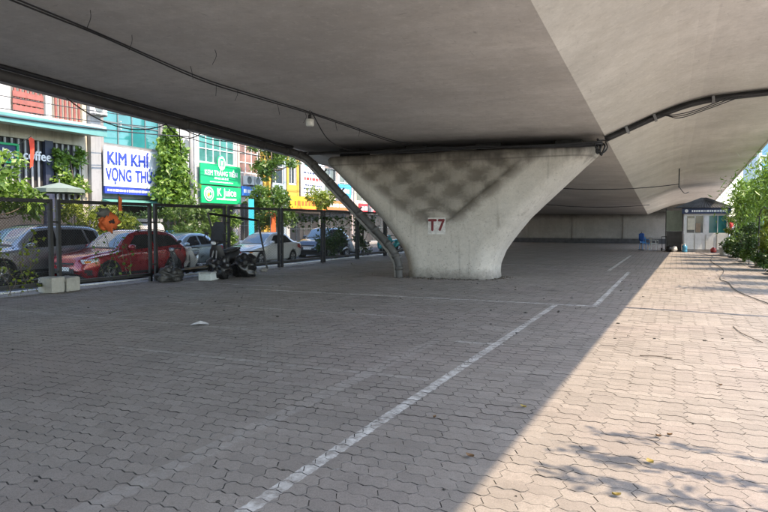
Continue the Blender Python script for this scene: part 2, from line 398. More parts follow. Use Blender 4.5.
BARK = M('bark', (.11, .085, .065), .9, .35, 6, .6, 30)

def tree(name, label, cat, base, height, rad, seed, mat, n=3200, leaf=.2, trunk_r=.11, nclump=26, group=None, crown_z=None, lean=(0, 0)):
    t = thing(name, label, cat, base, 0, group); rg = random.Random(seed)
    cz = crown_z if crown_z is not None else height - rad[2] * .9
    pts, cl = clump_points(n, (lean[0], lean[1], cz), rad, nclump, seed)
    pts = pts[pts[:, 2] > .15]
    mb = MB(); mb.tube(catmull([(0, 0, -.03), (rg.uniform(-.08, .08), rg.uniform(-.08, .08), cz * .35), (lean[0] * .6, lean[1] * .6, cz * .75), (lean[0], lean[1], cz + rad[2] * .3)], 4),
                       [trunk_r * (1 - .62 * i / 12) for i in range(13)], 8)
    for c in cl[:12]:
        s = Vector((lean[0] * .6, lean[1] * .6, max(.2, cz - rad[2] * .55))); e = Vector(c); m = s.lerp(e, .5) + Vector((0, 0, -.12 * rad[2]))
        mb.tube(catmull([s, m, e], 3), [trunk_r * .45 * (1 - .75 * i / 6) for i in range(7)], 5)
    mb.build('trunk', BARK, t, True)
    cr = link('crown', leaf_mesh('crown', pts, leaf, mat, seed), t); cr['kind'] = 'stuff'
    return t
# ------------------------------------------------------------------ the setting
def sheet(name, x0, x1, y0, y1, z, mat, nx=1, ny=1):
    vs = [(x0 + (x1 - x0) * i / nx, y0 + (y1 - y0) * j / ny, z) for j in range(ny + 1) for i in range(nx + 1)]
    fs = [(j * (nx + 1) + i, j * (nx + 1) + i + 1, (j + 1) * (nx + 1) + i + 1, (j + 1) * (nx + 1) + i) for j in range(ny) for i in range(nx)]
    return tag(link(name, mesh(name, vs, fs, mat)), kind='structure')
sheet('ground', -600, 600, -600, 900, -.30, MAT_GROUND)
sheet('road', -25.6, -15.02, -60, 260, -.15, MAT_ASPHALT, 2, 20)
sheet('side_street', 5.2, 16, -60, 200, -.15, M('worn_concrete_road', (.21, .205, .195), .85, .15, .8, .3, 60, world=True), 2, 20)  # unseen road surface kept pale to bounce light up under the deck
X0, X1, YN = -14.9, 3.6, 27.0
mb = MB(); mb.box(X0, X1, -20, YN, -.28, -.012)
pavement = tag(mb.build('pavement', MAT_BED), kind='structure')
mb = MB(); mb.box(X0, X1, YN + .002, 66, -.28, 0); tag(mb.build('rear_pavement', MAT_PAVEFAR), kind='structure')
mb = MB(); mb.box(-28.2, -25.75, -20, 110, -.28, .0); tag(mb.build('sidewalk', MAT_SIDEWALK, bevel=.02), kind='structure')
mb = MB(); mb.box(3.72, 5.05, -20, 66, -.28, .02); tag(mb.build('planting_strip', MAT_SIDEWALK), kind='structure')  # pale concrete chosen here to throw more light onto the deck underside

# kerb stones, one by one
kerb = tag(link('kerb', mesh('kerb', *(lambda m: (m.v, m.f))(MB().box(-15.12, -14.93, -20, 66, -.29, -.14)), MAT_SIDEWALK)), kind='structure')
ks = MB().box(-.105, .095, -.49, .49, 0, .165).build('kerb_stone', MAT_KERB, kerb, bevel=.018)
ks.location = (-15.02, -1.5, -.14)
for i in range(1, 58):
    c = ks.copy(); COL.objects.link(c); c.parent = kerb
    c.location = (-15.02 + random.uniform(-.008, .008), -1.5 + i, -.14 + random.uniform(-.004, .004)); c.rotation_euler = (random.uniform(-.006, .006), 0, random.uniform(-.008, .008))
edge = tag(link('edging', mesh('edging', *(lambda m: (m.v, m.f))(MB().box(3.61, 3.71, -20, 66, -.28, .05)), MAT_SIDEWALK)), kind='structure')

# interlocking wavy pavers
def paver_outline(shrink):
    cz = lambda x: .017 * (1 if (x / PA * 2) % 1 < .5 else -1)
    bottom = [(0, 0), (PA * .12, .012), (PA * .38, -.012), (PA * .5, 0), (PA * .62, .012), (PA * .88, -.012)]
    side = [(0, 0), (.019, PB * .27), (-.019, PB * .73)]
    top = [(PA - 0, PB)] + [(x, y + PB) for x, y in reversed(bottom)][0:5]
    pts = bottom + [(PA + x, y) for x, y in side] + top + [(x, y) for x, y in ((0, PB), side[2], side[1])]
    cx, cy = PA / 2, PB / 2; n = len(pts); out = []
    for i, p in enumerate(pts):
        a, b = Vector(pts[i - 1]), Vector(pts[(i + 1) % n]); e = (b - a); nn = Vector((-e.y, e.x))
        if nn.length > 1e-6: nn.normalize()
        out.append((p[0] - cx + nn.x * shrink * .8, p[1] - cy + nn.y * shrink * 1.5))
    return out
O1, O2 = np.array(paver_outline(.0014)), np.array(paver_outline(.0028)); NP = len(O1)
cells = []
for j in range(int(0 / PB), int(YN / PB)):
    y = (j + .5) * PB
    for i in range(-72, 18):
        x = (i + .5) * PA + (.5 * PA if (j // 11) % 2 else 0)
        if x - PA / 2 - .02 < X0 or x + PA / 2 + .02 > X1 or y + PB / 2 + .02 > YN: continue
        if abs(x + 6.5) < 1.45 and 19.3 < y < 20.7: continue
        cells.append((x, y))
cells = np.array(cells)
# which show largest: projected size in the photograph's frame
cw = cam.rotation_euler.to_matrix(); P = np.c_[cells, np.zeros(len(cells))] - np.array(cam.location)
q = P @ np.array(cw); depth = -q[:, 2]; u = q[:, 0] / np.maximum(depth, .01) * 650; v = q[:, 1] / np.maximum(depth, .01) * 650
seen = (depth > .5) & (np.abs(u) < 384) & (np.abs(v) < 256)
order = np.argsort(np.where(seen, depth, 1e9)); near = order[:300]; rest = order[300:]
def paver_mesh(rv, tilt, chamfer=.0012):
    top = [(p[0], p[1], tilt[2] + p[0] * tilt[0] + p[1] * tilt[1]) for p in O2]; mid = [(p[0], p[1], a[2] - chamfer) for p, a in zip(O1, top)]
    low = [(p[0], p[1], -.03) for p in O1]
    fs = [tuple(range(NP))] + [(NP + i, NP + (i + 1) % NP, (i + 1) % NP, i) for i in range(NP)] + [(2 * NP + i, 2 * NP + (i + 1) % NP, NP + (i + 1) % NP, NP + i) for i in range(NP)]
    me = mesh('paver', top + mid + low, fs, MAT_PAVER); me.materials.append(MAT_BED); me.polygons.foreach_set('material_index', [0] + [1] * (2 * NP))
    at = me.attributes.new('rnd', 'FLOAT', 'POINT'); at.data.foreach_set('value', [rv] * len(me.vertices)); return me
rgp = np.random.RandomState(3)
variants = [paver_mesh(rgp.uniform(0, 1), rgp.uniform(-1, 1, 3) * np.array([.010, .012, .0022])) for _ in range(24)]
for k in near:
    o = bpy.data.objects.new('paver', variants[rgp.randint(24)]); COL.objects.link(o); o.parent = pavement
    o.location = (cells[k][0] + rgp.normal() * .0013, cells[k][1] + rgp.normal() * .0013, 0); o.rotation_euler = (0, 0, rgp.normal() * .009)
n = len(rest); C = cells[rest]; tz = rgp.uniform(-1, 1, (n, 3)) * np.array([.010, .012, .0022]); ang = rgp.normal(size=n) * .009; C = C + rgp.normal(size=C.shape) * .0013
def ring(O, dz):
    ca, sa = np.cos(ang)[:, None], np.sin(ang)[:, None]; lx, ly = O[:, 0][None], O[:, 1][None]
    return np.stack([C[:, 0][:, None] + lx * ca - ly * sa, C[:, 1][:, None] + lx * sa + ly * ca, tz[:, 2][:, None] + tz[:, 0][:, None] * lx + tz[:, 1][:, None] * ly + dz], 2)
V = np.concatenate([ring(O2, 0), ring(O1, -.0012)], 1).reshape(-1, 3)
me = bpy.data.meshes.new('paver_field'); me.vertices.add(len(V)); me.vertices.foreach_set('co', V.ravel())
b0 = np.arange(n)[:, None] * 2 * NP; ii = np.arange(NP); jj = (ii + 1) % NP
ft = b0 + ii[None]; fq = (b0[:, :, None] + np.stack([NP + ii, NP + jj, jj, ii], 1)[None]).reshape(n, -1)
LP = np.concatenate([ft, fq], 1); tot = np.r_[NP, np.full(NP, 4)]; st = np.r_[0, np.cumsum(tot)[:-1]]
me.loops.add(LP.size); me.loops.foreach_set('vertex_index', LP.ravel().astype(np.int32))
me.polygons.add(n * (NP + 1)); me.polygons.foreach_set('loop_start', (np.arange(n)[:, None] * LP.shape[1] + st[None]).ravel().astype(np.int32))
me.polygons.foreach_set('use_smooth', [False] * len(me.polygons)); me.update(); me.validate()
at = me.attributes.new('rnd', 'FLOAT', 'POINT'); at.data.foreach_set('value', np.repeat(rgp.uniform(0, 1, n), 2 * NP).astype(np.float32))
me.materials.append(MAT_PAVER); me.materials.append(MAT_BED); me.polygons.foreach_set('material_index', np.tile(np.r_[0, np.ones(NP)], n).astype(np.int32)); o = link('paver_field', me, pavement); o['kind'] = 'stuff'

# ------------------------------------------------------------------ the flyover
bridge = thing('flyover_bridge', 'grey concrete flyover deck overhead with flat soffit and sloping side wing', 'bridge', (0, 20, 0))
YA, YB = -60., 60.5
def at_y(p, y): return (p[0] - .01 * (y - 20), y - 20, p[1] - .040 * (y - 20))
def strip(name, prof, mat, ys=(YA, YB), smooth=False):
    ny = 40; vs = []; fs = []
    for j in range(ny + 1):
        y = ys[0] + (ys[1] - ys[0]) * j / ny; vs += [at_y(p, y) for p in prof]
    m = len(prof)
    for j in range(ny): fs += [(j * m + i, (j + 1) * m + i, (j + 1) * m + i + 1, j * m + i + 1) for i in range(m - 1)]
    fs += [tuple(range(m)), tuple(range(ny * m, (ny + 1) * m))[::-1]] if prof[0] == prof[-1] else []
    return link(name, mesh(name, vs, fs, mat, smooth), bridge)
FLAT_L, FLAT_R = (-12.0, 4.27), (-1.9, 4.14)
strip('soffit', [FLAT_L, (-7, 4.205), FLAT_R], MAT_SOFFIT)
wing_r = [FLAT_R, (-.55, 4.70), (-.12, 4.855), (.2, 4.95), (.5, 5.015), (.85, 5.06), (1.3, 5.09), (3.12, 5.17), (3.12, 5.14), (3.20, 5.14), (3.20, 5.55)]
strip('wing', wing_r, MAT_WING)
wing_l = [(-17.25, 5.68), (-17.25, 5.27), (-17.17, 5.27), (-17.17, 5.30), (-15.3, 5.22), (-14.5, 5.16), (-13.9, 5.02), FLAT_L]
strip('wing', wing_l, MAT_WING)
strip('road_slab', [(3.20, 5.55), (3.20, 5.75), (-17.25, 5.9), (-17.25, 5.68)], MAT_WALL)
for nm, x in (('parapet', 3.02), ('parapet', -17.27)):
    strip(nm, [(x, 5.7), (x + .22, 5.7), (x + .2, 6.5), (x + .03, 6.5), (x, 5.7)], MAT_WING)
# construction joint ridges across the soffit
for y in (5.5, 33.0):
    pass

# pier
CX, T0 = -6.55, .92
hz = [0, .2, .45, .87, 1.19, 1.55, 1.89, 2.3, 2.74, 3.1, 3.39, 3.62, 3.72, 3.90, 3.95]
hw = [1.46, 1.43, 1.45, 1.62, 1.84, 2.12, 2.40, 2.83, 3.30, 3.68, 3.99, 4.25, 4.37, 4.42, 4.36]
zs = np.unique(np.r_[np.linspace(0, 3.95, 64)]); NF = 72
vs = []; ringn = None
for z in zs:
    h = float(np.interp(z, hz, hw)); t = T0 + .05 * (z > 3.9) * -1; r = min(.62, t * .8)
    pts = []
    for i in range(NF + 1):
        x = -(h - r) + 2 * (h - r) * i / NF
        ax = abs(x + .30); lim = max(0, (z - 1.45) * 1.25)
        a = min(1, max(0, (lim - ax) / .16)) * min(1, max(0, (3.68 - z) / .08)) * (1 if z > 1.45 else 0)
        # shallow quilted dimples left by the formwork
        dm = .05 * a * math.sin(x * 5.2 + .6 * math.sin(z * 3)) * math.sin(z * 7.4)
        pts.append((x, -t + .11 * a * a * (3 - 2 * a) + dm))
    for k in range(1, 10): a = math.pi / 2 * k / 10; pts.append((h - r + r * math.sin(a), -t + r - r * math.cos(a)))
    for k in range(11): pts.append((h, -t + r + (2 * t - 2 * r) * k / 10)) if k in (0, 10) else None
    for k in range(1, 10): a = math.pi / 2 * k / 10; pts.append((h - r + r * math.cos(a), t - r + r * math.sin(a)))
    for i in range(13): pts.append((h - r - 2 * (h - r) * i / 12, t))
    for k in range(1, 10): a = math.pi / 2 * k / 10; pts.append((-(h - r) - r * math.sin(a), t - r + r * math.cos(a)))
    for k in (0, 1): pts.append((-h, t - r - (2 * t - 2 * r) * k))
    for k in range(1, 10): a = math.pi / 2 * k / 10; pts.append((-(h - r) - r * math.cos(a), -t + r - r * math.sin(a)))
    ringn = len(pts); vs += [(p[0], p[1], z) for p in pts]
fs = [(j * ringn + i, j * ringn + (i + 1) % ringn, (j + 1) * ringn + (i + 1) % ringn, (j + 1) * ringn + i) for j in range(len(zs) - 1) for i in range(ringn)]
fs += [tuple(range((len(zs) - 1) * ringn, len(zs) * ringn))]
pier = thing('bridge_pier', 'flared concrete bridge pier with stained recessed front marked T7', 'pier', (CX, 20.12, 0))
link('column', mesh('column', vs, fs, MAT_PIER, True), pier)
DARKC = M('bearing_rubber', (.03, .03, .03), .8, .3, 4)
for x in (-3.6, -1.2, 1.2, 3.6):
    MB().box(x - .38, x + .38, -.4, .4, 3.93, 4.30).build('bearing', DARKC, pier)
pl = MB().box(-.575, -.005, -.925, -.895, 1.38, 1.90).build('number_panel', M('panel_paint', (.60, .575, .54), .85, .18, 9, dirt=.6), pier)
text_mesh('lettering', 'T', .50, M('dark_red_paint', (.15, .014, .018), .6, .3, 6), pl, (-.43, -.926, 1.65), (R(90), 0, 0), .003, .018, xs=.9)
text_mesh('lettering', '7', .50, _M['dark_red_paint'], pl, (-.14, -.926, 1.65), (R(90), 0, 0), .003, .018, xs=.9)

# soil crumbs swept against the pier foot
mb = MB(); rg = random.Random(5)
for k in range(150):
    a = rg.uniform(-2.6, .9); d = abs(rg.gauss(0, .16)); s = rg.uniform(.012, .045)
    x = CX + (1.5 + d) * math.cos(a) * (1.02); y = 20.1 + (.98 + d * 1.6) * math.sin(a)
    mb.blob((x, y, s * .3), (s, s * rg.uniform(.6, 1.2), s * .6), k, .25, 6, 4)
tag(mb.build('debris', M('dry_dirt', (.10, .085, .07), .95, .4, 20), None), 'dark crumbs of dirt swept round the foot of the pier', 'debris', kind='stuff')

# abutment wall closing the far end, with pilasters and base course
aw = thing('abutment_wall', 'long low rendered wall closing the dark far end under the deck', 'wall', (-6.5, 60.6, 0))
MB().box(-10.5, 5.6, 0, .5, 0, 3.1).build('render_face', MAT_WALL, aw); MB().box(5.602, 9.3, 0, .5, 0, 3.62).build('return_face', MAT_WALL, aw)
MB().box(-10.5, 5.6, -.06, -.003, 0, .42).build('base_course', M('dark_base_paint', (.045, .045, .05), .8, .3, 3), aw)
for x in (-6.4, -2.1, 2.2): MB().box(x, x + .3, -.09, -.004, .43, 2.6).build('pilaster', MAT_WALL, aw)
MB().box(-10.5, 5.6, -.12, -.004, 2.63, 2.78).build('coping', M('dark_coping', (.05, .048, .045), .85, .3, 3), aw)

# ------------------------------------------------------------------ pipes, cables and the lamp under the deck
def soff(x, y): return 4.205 - .0129 * (x + 7) - .04 * (y - 20)
def wing_z(x, y):
    xs = [p[0] for p in wing_r[:8]]; zz = [p[1] for p in wing_r[:8]]
    return float(np.interp(x + .01 * (y - 20), xs, zz)) - .04 * (y - 20)
dp = thing('drain_pipe', 'long grey drain pipe along the soffit edge bending down the pier', 'pipe', (-12.1, 19, 0))
O = Vector((-12.1, 19, 0))
run = [(-12.03 - .01 * (y - 20), y, soff(-12, y) - .17) for y in (-6, 0, 6, 12, 16.5, 18.3)]
down = [(-11.75, 18.93, 4.08), (-11.3, 18.95, 3.86), (-10.68, 18.95, 3.27), (-10.12, 18.95, 2.73), (-9.57, 18.95, 2.20), (-9.03, 18.95, 1.68), (-8.52, 18.95, 1.19), (-8.2, 18.95, .82), (-8.03, 18.95, .45), (-8.0, 18.95, -.02)]
path = catmull([Vector(p) - O for p in run + down], 6)
MB().tube(path, .115, 12).build('pipe_run', PIPE, dp, True)
MB().tube([p + Vector((.16, -.05, .13)) for p in path[:34]], .05, 8).build('side_tube', CABLE, dp, True)
MB().tube([p + Vector((-.13, .10, -.10)) for p in path[36:]], .075, 10).build('side_tube', M('lit_pipe_side', (.27, .255, .235), .6, .3, 3, dirt=.3), dp, True)  # added pale tube imitates the lit side of the drain pipe
for i in range(2, len(path) - 4, 6):
    t = (path[i + 1] - path[i]).normalized()
    MB().tube([path[i] - t * .06, path[i] + t * .06], .132, 12).build('clamp', PIPE, dp, True)
for i in range(40, len(path) - 8, 7):
    MB().tube([path[i], path[i] + Vector((.16, 0, .14))], .03, 6).build('bracket', GREYMETAL, dp)
bd = thing('cable_bundle', 'thick black cable bundle along the gap above the pier head', 'cable', (-6.5, 19.05, 4))
O = Vector((-6.5, 19.05, 4)); rg = random.Random(2)
for k in range(4):
    pts = [Vector((-12.0 + i * .84, 19.06 + rg.uniform(-.05, .05) - .03 * k, 4.06 + .008 * k + .03 * math.sin(i * .9 + k) - .012 * i + rg.uniform(-.02, .02))) - O for i in range(13)]
    MB().tube(catmull(pts, 4), .045 - .006 * k, 7).build('cable', CABLE, bd, True)
for k in range(5):
    c = Vector((-1.98 + rg.uniform(-.05, .05), 19.08, 3.84 + rg.uniform(-.05, .05))) - O; rx, rz2, tl_ = rg.uniform(.05, .17), rg.uniform(.10, .22), rg.uniform(-.8, .8)
    pts = [c + Vector((rx * math.cos(a) * (1 + .3 * math.sin(3 * a + k)), .08 * math.sin(a + tl_) - .03 * k, rz2 * math.sin(a + tl_) + .03 * math.cos(2 * a))) for a in [i * .7 + k * 1.3 for i in range(8 + k)]]
    MB().tube(catmull(pts, 3), rg.uniform(.014, .032), 7).build('loose_coil', CABLE, bd, True)

wc = thing('cable_duct', 'black cable duct strapped up the sloping wing beside the pier', 'cable', (-1.9, 19.3, 4.1))
O = Vector((-1.9, 19.3, 4.1))
wp = [Vector((x, 19.3, wing_z(x, 19.3) - .10)) - O for x in (-1.88, -1.3, -.6, -.1, .3, .8, 1.4, 2.2, 3.05)]
MB().tube(catmull(wp, 4), .085, 10).build('duct', CABLE, wc, True)
MB().tube(catmull([p + Vector((0, -.12, -.01 - .02 * (i % 2))) for i, p in enumerate(wp)], 4), .03, 6).build('side_tube', CABLE, wc, True)
for i in (1, 2, 5, 7):
    MB().cbox(wp[i] + Vector((0, .0, -.02)), (.07, .38, .16), (0, -.35 if i < 4 else -.05, 0)).build('strap', GREYMETAL, wc)
for k in range(3):
    MB().tube(catmull([Vector((-.55 + k * .1, 19.2, wing_z(-.55, 19.2) - .1)) - O, Vector((.0, 19.0, 4.60 - .05 * k)) - O, Vector((.55, 18.95, 4.72 - .04 * k)) - O, Vector((1.15 + .15 * k, 19.2, 4.98)) - O], 5), .013, 5).build('loose_cable', CABLE, wc, True)

ow = thing('overhead_wire', 'thin twisted wires strung along the soffit towards the pier', 'wire', (-8.2, 10, 4.5))
O = Vector((-8.2, 10, 4.5))
for k, dz in ((0, .06), (1, .10)):
    ys = [-4, .5, 3.4, 6.3, 7.6, 10.1, 11.8, 13.6, 15.4, 17.8, 19.0]; xs = [-7.6, -7.8, -8.0, -8.09, -8.26, -8.45, -8.4, -8.1, -8.06, -7.85, -7.6]
    MB().tube(catmull([Vector((x + .03 * k * math.sin(y), y, soff(x, y) - dz - .03 * (i % 2))) - O for i, (x, y) in enumerate(zip(xs, ys))], 5), .014, 5).build('strand', CABLE, ow, True)
MB().tube(catmull([Vector((-8.08, 13.7, soff(-8, 13.7) - .07)) - O, Vector((-8.5, 15.2, soff(-8.5, 15) - .45)) - O, Vector((-9.2, 17.4, soff(-9, 17) - .38)) - O, Vector((-9.7, 19.0, 4.1)) - O], 6), .014, 5).build('strand', CABLE, ow, True)
lb = thing('hanging_lamp', 'small white bulb in a black socket hanging from the soffit wire', 'lamp', (-8.07, 13.6, 4.42))
MB().tube([(0, 0, 0), (.0, 0, -.12)], .010, 5).build('cord', CABLE, lb)
MB().lathe([(0, -.10), (.034, -.10), (.042, -.14), (.042, -.2), (0, -.2)], n=12).build('socket', PLASTIC_BLK, lb, True)
MB().lathe([(.045, -.2), (.095, -.215), (.10, -.26), (.10, -.35), (.085, -.375), (0, -.38)], n=16).build('bulb', M('frosted_glass', (.72, .73, .68), .3, .05, 4), lb, True)
# short wire stubs hanging from the concrete
rg = random.Random(4)
for i, (x, y) in enumerate(((-7.67, 6.86), (-7.96, 7.92), (-8.32, 9.69), (-8.75, 10.98), (-8.6, 11.5), (-8.6, 13.0), (-8.5, 14.1), (-8.3, 15.3), (-7.2, 9.0), (-8.1, 16.3))):
    z = soff(x, y)
    tag(MB().tube(catmull([(0, 0, .02), (rg.uniform(-.03, .03), .02, -.10), (rg.uniform(-.07, .07), rg.uniform(-.05, .05), -.24)], 3), .006, 4).build('tie_wire', CABLE, None, True, loc=(x, y, z)),
        'short rusty tie wire stub sticking out of the flat soffit', 'wire', 'tie wire stubs in the soffit')
# far slung wires
fw_ = thing('slung_wire', 'slack black wire slung below the soffit behind the pier', 'wire', (-2, 35, 3.4)); O = Vector((-2, 35, 3.4))
MB().tube([p - O for p in sag((-6.6, 33, 3.62), (.05, 34.5, 3.62), .22)], .02, 5).build('strand', CABLE, fw_, True)
MB().tube([Vector((.05, 34.5, 4.72)) - O, Vector((.05, 34.5, 3.45)) - O], .03, 6).build('hanger', CABLE, fw_)
MB().tube(catmull([Vector(p) - O for p in ((.05, 34.5, 3.5), (.3, 35, 3.2), (.5, 36, 3.3))], 5), .018, 5).build('strand', CABLE, fw_, True)
fw2 = thing('sagging_cable', 'second sagging cable low under the deck near the far wall', 'wire', (-3, 46, 3))
MB().tube([p - Vector((-3, 46, 3)) for p in sag((-9.5, 44, 3.2), (-1.7, 47, 2.98), .25)], .022, 5).build('strand', CABLE, fw2, True)

# ------------------------------------------------------------------ mesh fence
FX = -14.25
posts = [4.7, 8.1, 11.5, 14.85, 18.35, 21.7, 25.1, 28.45, 31.8, 35.2, 38.6]
FL = ['beside the ivy creeper', 'with creeper leaves on its wire', 'carrying the orange cloth', 'behind the black rubbish bags', 'behind the leaning loose frame', 'in front of the white sedan', 'in front of the dark blue car', 'beside the bushy shrub', 'beside the white scooter', 'beside the teal scooter']
def wires(y0, y1, z0, z1, p=.075, r=.0036):
    mb = MB(); w, h = y1 - y0, z1 - z0; k = -h
    while k < w:
        for s in (0, 1):
            a = max(0, k); b = min(w, k + h)
            if b - a < .02: continue
            za, zb_ = (a - k), (b - k)
            if s: za, zb_ = h - za, h - zb_
            d = Vector((0, b - a, zb_ - za)).normalized(); nn = Vector((0, -d.z, d.y)) * r
            A = Vector((.002 * s, y0 + a, z0 + za)); B = Vector((.002 * s, y0 + b, z0 + zb_)); X = Vector((r, 0, 0))
            mb.add([A + nn, A - nn * .5 + X, A - nn * .5 - X, B + nn, B - nn * .5 + X, B - nn * .5 - X], [(0, 1, 4, 3), (1, 2, 5, 4), (2, 0, 3, 5)])
        k += p
    return mb
FH = 2.32
for i in range(len(posts) - 1):
    y0, y1 = posts[i] + .07, posts[i + 1] - .07
    f = thing('mesh_fence_panel', 'black steel framed mesh fence panel ' + FL[i], 'fence', (FX, y0, 0), 0, 'mesh fence panels along the kerb')
    w = y1 - y0; b = .088 + .004 * (i % 2)
    for yy, nm in ((0, 'post'), (w - b, 'post')): MB().box(-b / 2, b / 2, yy, yy + b, -.02, FH).build(nm, BLK, f, bevel=.006)
    MB().box(-b / 2, b / 2, b + .002, w - b - .002, FH - b - .003, FH - .003).build('top_rail', BLK, f, bevel=.006)
    MB().box(-b / 2, b / 2, b + .002, w - b - .002, .16, .16 + b).build('bottom_rail', BLK, f, bevel=.006)
    if i <= 3: wires(b, w - b, .22, FH - b).build('wire_mesh', WIRE, f)
    else: wires(b, w - b, .22, FH - b, .10).build('wire_mesh', WIRE, f)
    MB().cbox((0, w + .07, 1.75), (.05, .17, .05)).build('coupling', BLK, f); MB().cbox((0, w + .07, .5), (.05, .17, .05)).build('coupling', BLK, f)
blk = thing('concrete_block', 'chipped pale concrete footing block under the fence post', 'block', (FX + .12, 11.5, 0))
CBM = concrete_mat('block_concrete', (.40, .385, .34), (4, 4, 1.2), .12)
def rough_block(name, y0, y1, h, parent, seed):
    me_ = bpy.data.meshes.new(name); bm = bmesh.new(); bmesh.ops.create_cube(bm, size=1); bmesh.ops.subdivide_edges(bm, edges=bm.edges[:], cuts=7, use_grid_fill=True); rg = random.Random(seed); ph = [rg.uniform(0, 6) for _ in range(6)]
    for v in bm.verts:
        p = v.co; e = sum(abs(abs(c) - .5) < .01 for c in p); k = .035 * (e - 1) + .012 * math.sin(9 * p.x + ph[0]) * math.sin(8 * p.y + ph[1]) + .02 * (e > 1) * abs(math.sin(13 * (p.x + p.y + p.z) + ph[2])); q = p * (1 - k)
        v.co = Vector((q.x * .5, (y0 + y1) / 2 + q.y * (y1 - y0), max(0, (q.z + .5) * h - (.07 * max(0, p.z) * max(0, p.y * math.sin(ph[3]) + .2)))))
    bm.to_mesh(me_); bm.free(); me_.materials.append(CBM); return link(name, me_, parent)
rough_block('footing', -.42, -.03, .40, blk, 3); rough_block('footing', .02, .43, .37, blk, 8)
MB().box(-.2, .2, -.028, .018, 0, .26).build('gap_shade', M('painted_gap_shade', (.03, .028, .025), .95), blk)  # added near-black filler paints the shade in the gap between the blocks
lf = thing('leaning_frame', 'loose black steel frame leaning out of square against the fence', 'frame', (-13.6, 17.3, 0))
A = [(-.1, .15, .05), (-.52, -.1, 2.05), (-.55, 2.75, 1.83), (-.15, 2.75, .05)]
for a, c, nm in ((0, 1, 'upright'), (1, 2, 'top_rail'), (2, 3, 'upright')): MB().tube([A[a], A[c]], .04, 4).build(nm, BLK, lf)
MB().tube([(-.25, .05, .75), (-.28, 2.75, .70)], .02, 4).build('cross_rail', BLK, lf)

# creeper on the fence
LEAF_A = leaf_mat('leaf_mid_green', (.085, .16, .035)); LEAF_B = leaf_mat('leaf_yellow_green', (.16, .22, .03)); LEAF_C = leaf_mat('leaf_dark_green', (.045, .095, .03)); LEAF_D = leaf_mat('leaf_fresh', (.13, .24, .045))
def creeper(label, y0, y1, z0, z1, n, seed, mat, x=FX + .04):
    t = thing('creeper', label, 'creeper', (x, (y0 + y1) / 2, 0)); rg = random.Random(seed); P = []; mb = MB()
    for k in range(5):
        yy = rg.uniform(y0, y1) - (y0 + y1) / 2; pts = [(0.0, yy, max(.02, z0))]; z = max(.02, z0)
        while z < z1 - .2:
            z += rg.uniform(.15, .35); yy += rg.uniform(-.2, .2); pts.append((rg.uniform(-.03, .06), yy, z))
        if len(pts) > 1:
            c = catmull(pts, 4); mb.tube(c, .008, 4); P += [p + Vector((rg.gauss(0, .04), rg.gauss(0, .09), rg.gauss(0, .07))) for p in c for _ in range(n // 5 // len(c) + 1)]
    mb.build('stem', BARK, t); l = link('leaves', leaf_mesh('leaves', P, .085, mat, seed, 1.4), t); l['kind'] = 'stuff'
creeper('yellowing creeper climbing the wire beside the concrete block', 9.9, 11.3, .05, 1.5, 160, 3, LEAF_B)
creeper('thin creeper sprigs climbing the wire over the red car door', 12.6, 14.2, .3, 1.3, 45, 8, LEAF_A)

# orange cloth and small pennant on the fence
oc = thing('orange_cloth', 'crumpled orange cloth with a dark knot hung on the mesh fence', 'cloth', (FX + .10, 13.15, 1.75))
MB().blob((0, 0, 0), (.10, .27, .22), 5, .35, 18, 12).build('fold', M('orange_cloth', (.62, .13, .035), .85, .25, 6), oc, True)
MB().blob((.08, .0, .02), (.06, .09, .07), 9, .3, 10, 8).build('knot', M('dark_brown_cloth', (.05, .03, .025), .9), oc, True)
MB().blob((-.02, -.16, .25), (.09, .20, .12), 12, .3, 10, 8).build('cord_tangle', M('grey_cloth', (.12, .12, .11), .9), oc, True)
pn = thing('pennant', 'small red orange pennant tied to the fence top above the cloth', 'flag', (FX + .05, 13.5, 1.9))
MB().tube([(0, 0, 0), (0, .02, .65)], .012, 5).build('stick', BLK, pn)
MB().add([(0, .02, .18), (.03, .12, .16), (-.02, .16, .32), (.02, .14, .5), (0, .02, .6), (.01, .09, .38)], [(0, 1, 5), (1, 2, 5), (2, 3, 5), (3, 4, 5), (4, 0, 5)]).build('cloth', _M['orange_cloth'], pn)

# ------------------------------------------------------------------ rubbish by the fence
BAG = M('black_bin_bag', (.014, .014, .015), .30, .3, 4, 1.0, 11)
GREYBAG = M('dusty_sack', (.035, .034, .032), .5, .4, 6, 1.0, 9)
for nm, loc, r, s, lab, mt in (('rubbish_bag', (-13.7, 14.95, .17), (.34, .42, .25), 21, 'dusty dark sack lying under the fence post beside the plank', GREYBAG),
                               ('rubbish_bag', (-12.9, 16.25, .25), (.34, .36, .36), 22, 'full black rubbish bag at the front wheel of the dark scooter', BAG),
                               ('rubbish_bag', (-12.75, 17.3, .28), (.38, .42, .42), 23, 'biggest black rubbish bag behind the dark scooter', BAG)):
    t = thing(nm, lab, 'bag', (loc[0], loc[1], 0))
    MB().blob((0, 0, loc[2]), r, s, .2, 34, 24, .005).build('sack', mt, t, True)
    MB().blob((.03, .02, loc[2] + r[2] * .95), (.05, .06, .07), s + 5, .3, 10, 8).build('knot', mt, t, True)
pk = thing('timber_plank', 'dark weathered plank resting across bags by the fence', 'plank', (-13.2, 15.9, .40))
MB().cbox((0, 0, 0), (.16, 1.9, .05), (.01, 0, .12)).build('board', M('dark_timber', (.07, .055, .04), .85, .3, 5, .4, 30), pk)
sl = thing('foam_box', 'pale grey foam box under the plank by the fence', 'box', (-12.98, 15.85, 0), .25)
MB().box(-.2, .2, -.33, .33, 0, .20).build('tub', M('foam', (.50, .53, .52), .8, .12, 4, dirt=.3), sl, bevel=.02)
MB().box(-.215, .215, -.345, .345, .203, .25).build('lid', M('foam_lid', (.36, .37, .36), .8, .15, 4, dirt=.4), sl, bevel=.015)
